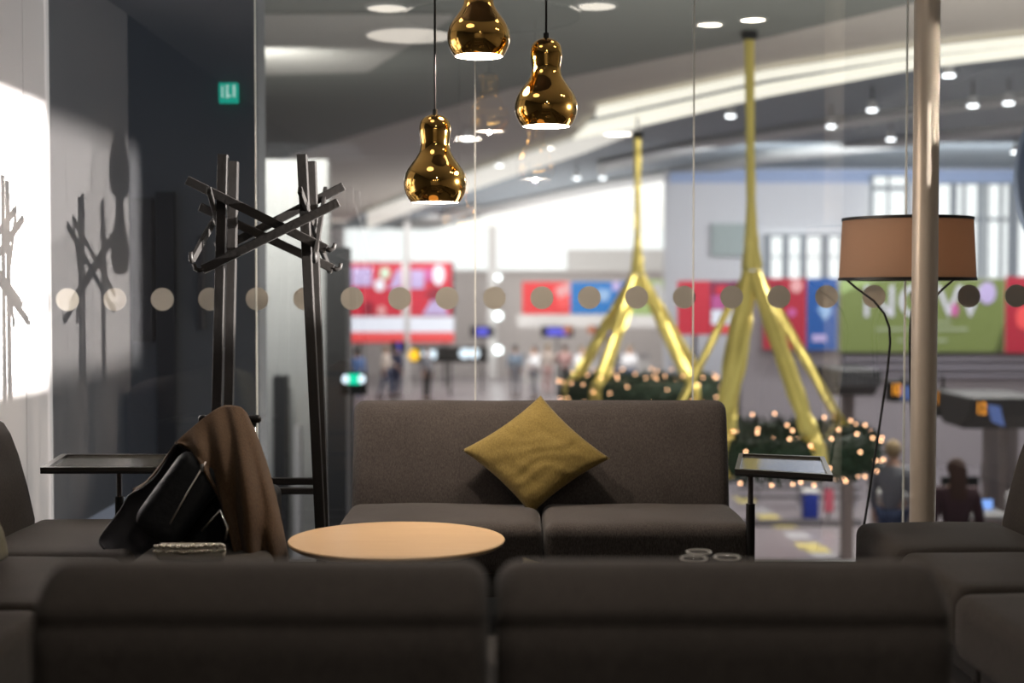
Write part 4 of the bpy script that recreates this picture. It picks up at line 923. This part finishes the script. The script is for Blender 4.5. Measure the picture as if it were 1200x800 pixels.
    for s in (-1, 1):
        an = arms[('l', s)][2]; b = B(); rbox(b, (an.x, an.y-.06, .045), (.045, .13, .044), .03, 3); obj('shoe', b, BLACKM, t, True)
    return t
def cl(n, c): return mat('cloth '+n, c, .85)
HB, HK, HG = cl('brown hair', (.05, .022, .014)), cl('black hair', (.012, .010, .010)), cl('fair hair', (.28, .20, .11))
NAVY, BLK, GRY, CRM, BLU, JEAN, WHTC, PNK = cl('navy', (.02, .03, .09)), cl('black', (.012, .012, .014)), cl('grey', (.20, .20, .22)), cl('cream', (.60, .52, .46)), cl('blue', (.14, .24, .50)), cl('jeans', (.05, .07, .14)), cl('white', (.68, .67, .68)), cl('pink', (.50, .30, .28))
def at(px, Y): return P(px, 400, Y).x
person('person with long brown hair in a dark top at the check-in desk, seen from behind', at(1122, 14.5), 14.5, PI, cl('dark plum', (.05, .02, .025)), BLK, HB, 'stand', True)
person('person in black leaning over the check-in desk from behind it', at(1163, 17.2), 17.2, math.radians(30), BLK, BLK, HK, 'lean')
person('person in a white shirt cut off by the right edge', at(1204, 14.0), 14.0, PI*.6, WHTC, GRY, HK, 'desk')
person('person in grey standing between floor lamp and column', at(1048, 16.3), 16.3, PI*.8, GRY, JEAN, HG, 'stand')
for i, (px, Y, top, legs, h, pose, rz, lb) in enumerate((
    (418, 44, BLU, JEAN, HK, 'stand', PI, 'person in a blue shirt below the left end of the red board'),
    (399, 43, GRY, BLK, HK, 'walk', .6, 'person in grey beside the charcoal pillar'),
    (452, 46.5, CRM, JEAN, HG, 'walk', 1.2, 'person in cream below the red board'),
    (464, 47, NAVY, NAVY, HK, 'stand', 2.6, 'person dressed in navy below the red board'),
    (500, 45.5, GRY, BLK, HB, 'stand', 1.0, 'person in grey under the overhead sign'),
    (604, 47, cl('slate', (.13, .17, .22)), GRY, HK, 'stand', 2.8, 'person in slate blue near the far red banner'),
    (626, 46, WHTC, GRY, HB, 'walk', -.9, 'person in white under the far red banner'),
    (642, 48, CRM, PNK, HG, 'desk', PI, 'person in cream and pink at the far desk'),
    (662, 47.5, PNK, BLK, HB, 'desk', PI, 'person in pink at the far desk'),
    (682, 46, WHTC, JEAN, HG, 'stand', .3, 'person in white and jeans left of the far gold ribbon'),
    (720, 47.5, GRY, JEAN, HK, 'desk', PI, 'person in grey between the far gold ribbons'),
    (738, 46.5, WHTC, BLU, HG, 'stand', 0.2, 'person in white and blue between the far gold ribbons'))):
    person(lb, at(px, Y), Y, rz, top, legs, h, pose)

# ================================================================== LIGHT
def area(name, loc, size, power, col, rot=(0, 0, 0), sizey=None):
    l = bpy.data.lights.new(name, 'AREA'); l.energy = power; l.color = col; l.size = size
    if sizey: l.shape = 'RECTANGLE'; l.size_y = sizey
    o = bpy.data.objects.new(name, l); C.objects.link(o); o.location = loc; o.rotation_euler = rot; return o
area('hall fill near', (6, 18, 3.6), 3, 800, (1, .95, .88), sizey=6)  # this and the next three: unseen area fills added to brighten the hall
area('hall fill right', (8.5, 25, 3.6), 6, 210, (.95, .95, 1))
area('hall fill far', (1, 44, 3.7), 10, 1200, (1, .95, .92), sizey=16)
area('hall fill left', (-4, 24, 3.6), 3, 160, (.9, .95, 1))
area('hall wall fill far', (-2, 50, 3.4), 14, 450, (1, .95, .93), (PI/2*.9, 0, 0), 1.5)  # this and the next two: fixtureless fills added to brighten hall walls
area('hall wall fill right', (8, 26.5, 3.3), 9, 330, (.96, .97, 1), (PI/2*.95, 0, 0), 1.2)
area('hall wall fill left', (-2.7, 14.6, 3.3), 1.0, 110, (1, .98, .94), (PI/2*.75, 0, 0), .5)
area('hall ceiling fill near', (4, 9.5, -1.2), 10, 600, (1, .97, .92), (PI, 0, 0), 2.5)  # this and the next: fixtureless upward fills added to brighten the ceiling
area('hall ceiling fill far', (2, 40, -1.0), 8, 1000, (1, .97, .95), (PI, 0, 0), 14)
w = bpy.data.worlds.new('World'); bpy.context.scene.world = w; w.use_nodes = True
bg = w.node_tree.nodes['Background']; bg.inputs[0].default_value = (.55, .66, .90, 1); bg.inputs[1].default_value = .30

# ================================================================== CAMERA
cam = bpy.data.cameras.new('Camera'); co = bpy.data.objects.new('Camera', cam); C.objects.link(co)
cam.sensor_width = 36; cam.lens = 36*F/1200; co.location = (0, 0, CAMZ); co.rotation_euler = (PI/2-PITCH, 0, 0)
cam.clip_start = .05; cam.clip_end = 300
cam.dof.use_dof = True; cam.dof.focus_distance = 5.2; cam.dof.aperture_fstop = 1.4; cam.dof.aperture_blades = 0
sc = bpy.context.scene; sc.camera = co
sc.view_settings.view_transform = 'Standard'; sc.view_settings.look = 'None'; sc.view_settings.gamma = 1; sc.view_settings.exposure = 0; sc.view_settings.use_curve_mapping = False
sc.cycles.use_denoising = True; sc.cycles.max_bounces = 8; sc.cycles.transparent_max_bounces = 12; sc.cycles.caustics_reflective = False; sc.cycles.caustics_refractive = False
sc.cycles.sample_clamp_indirect = 4
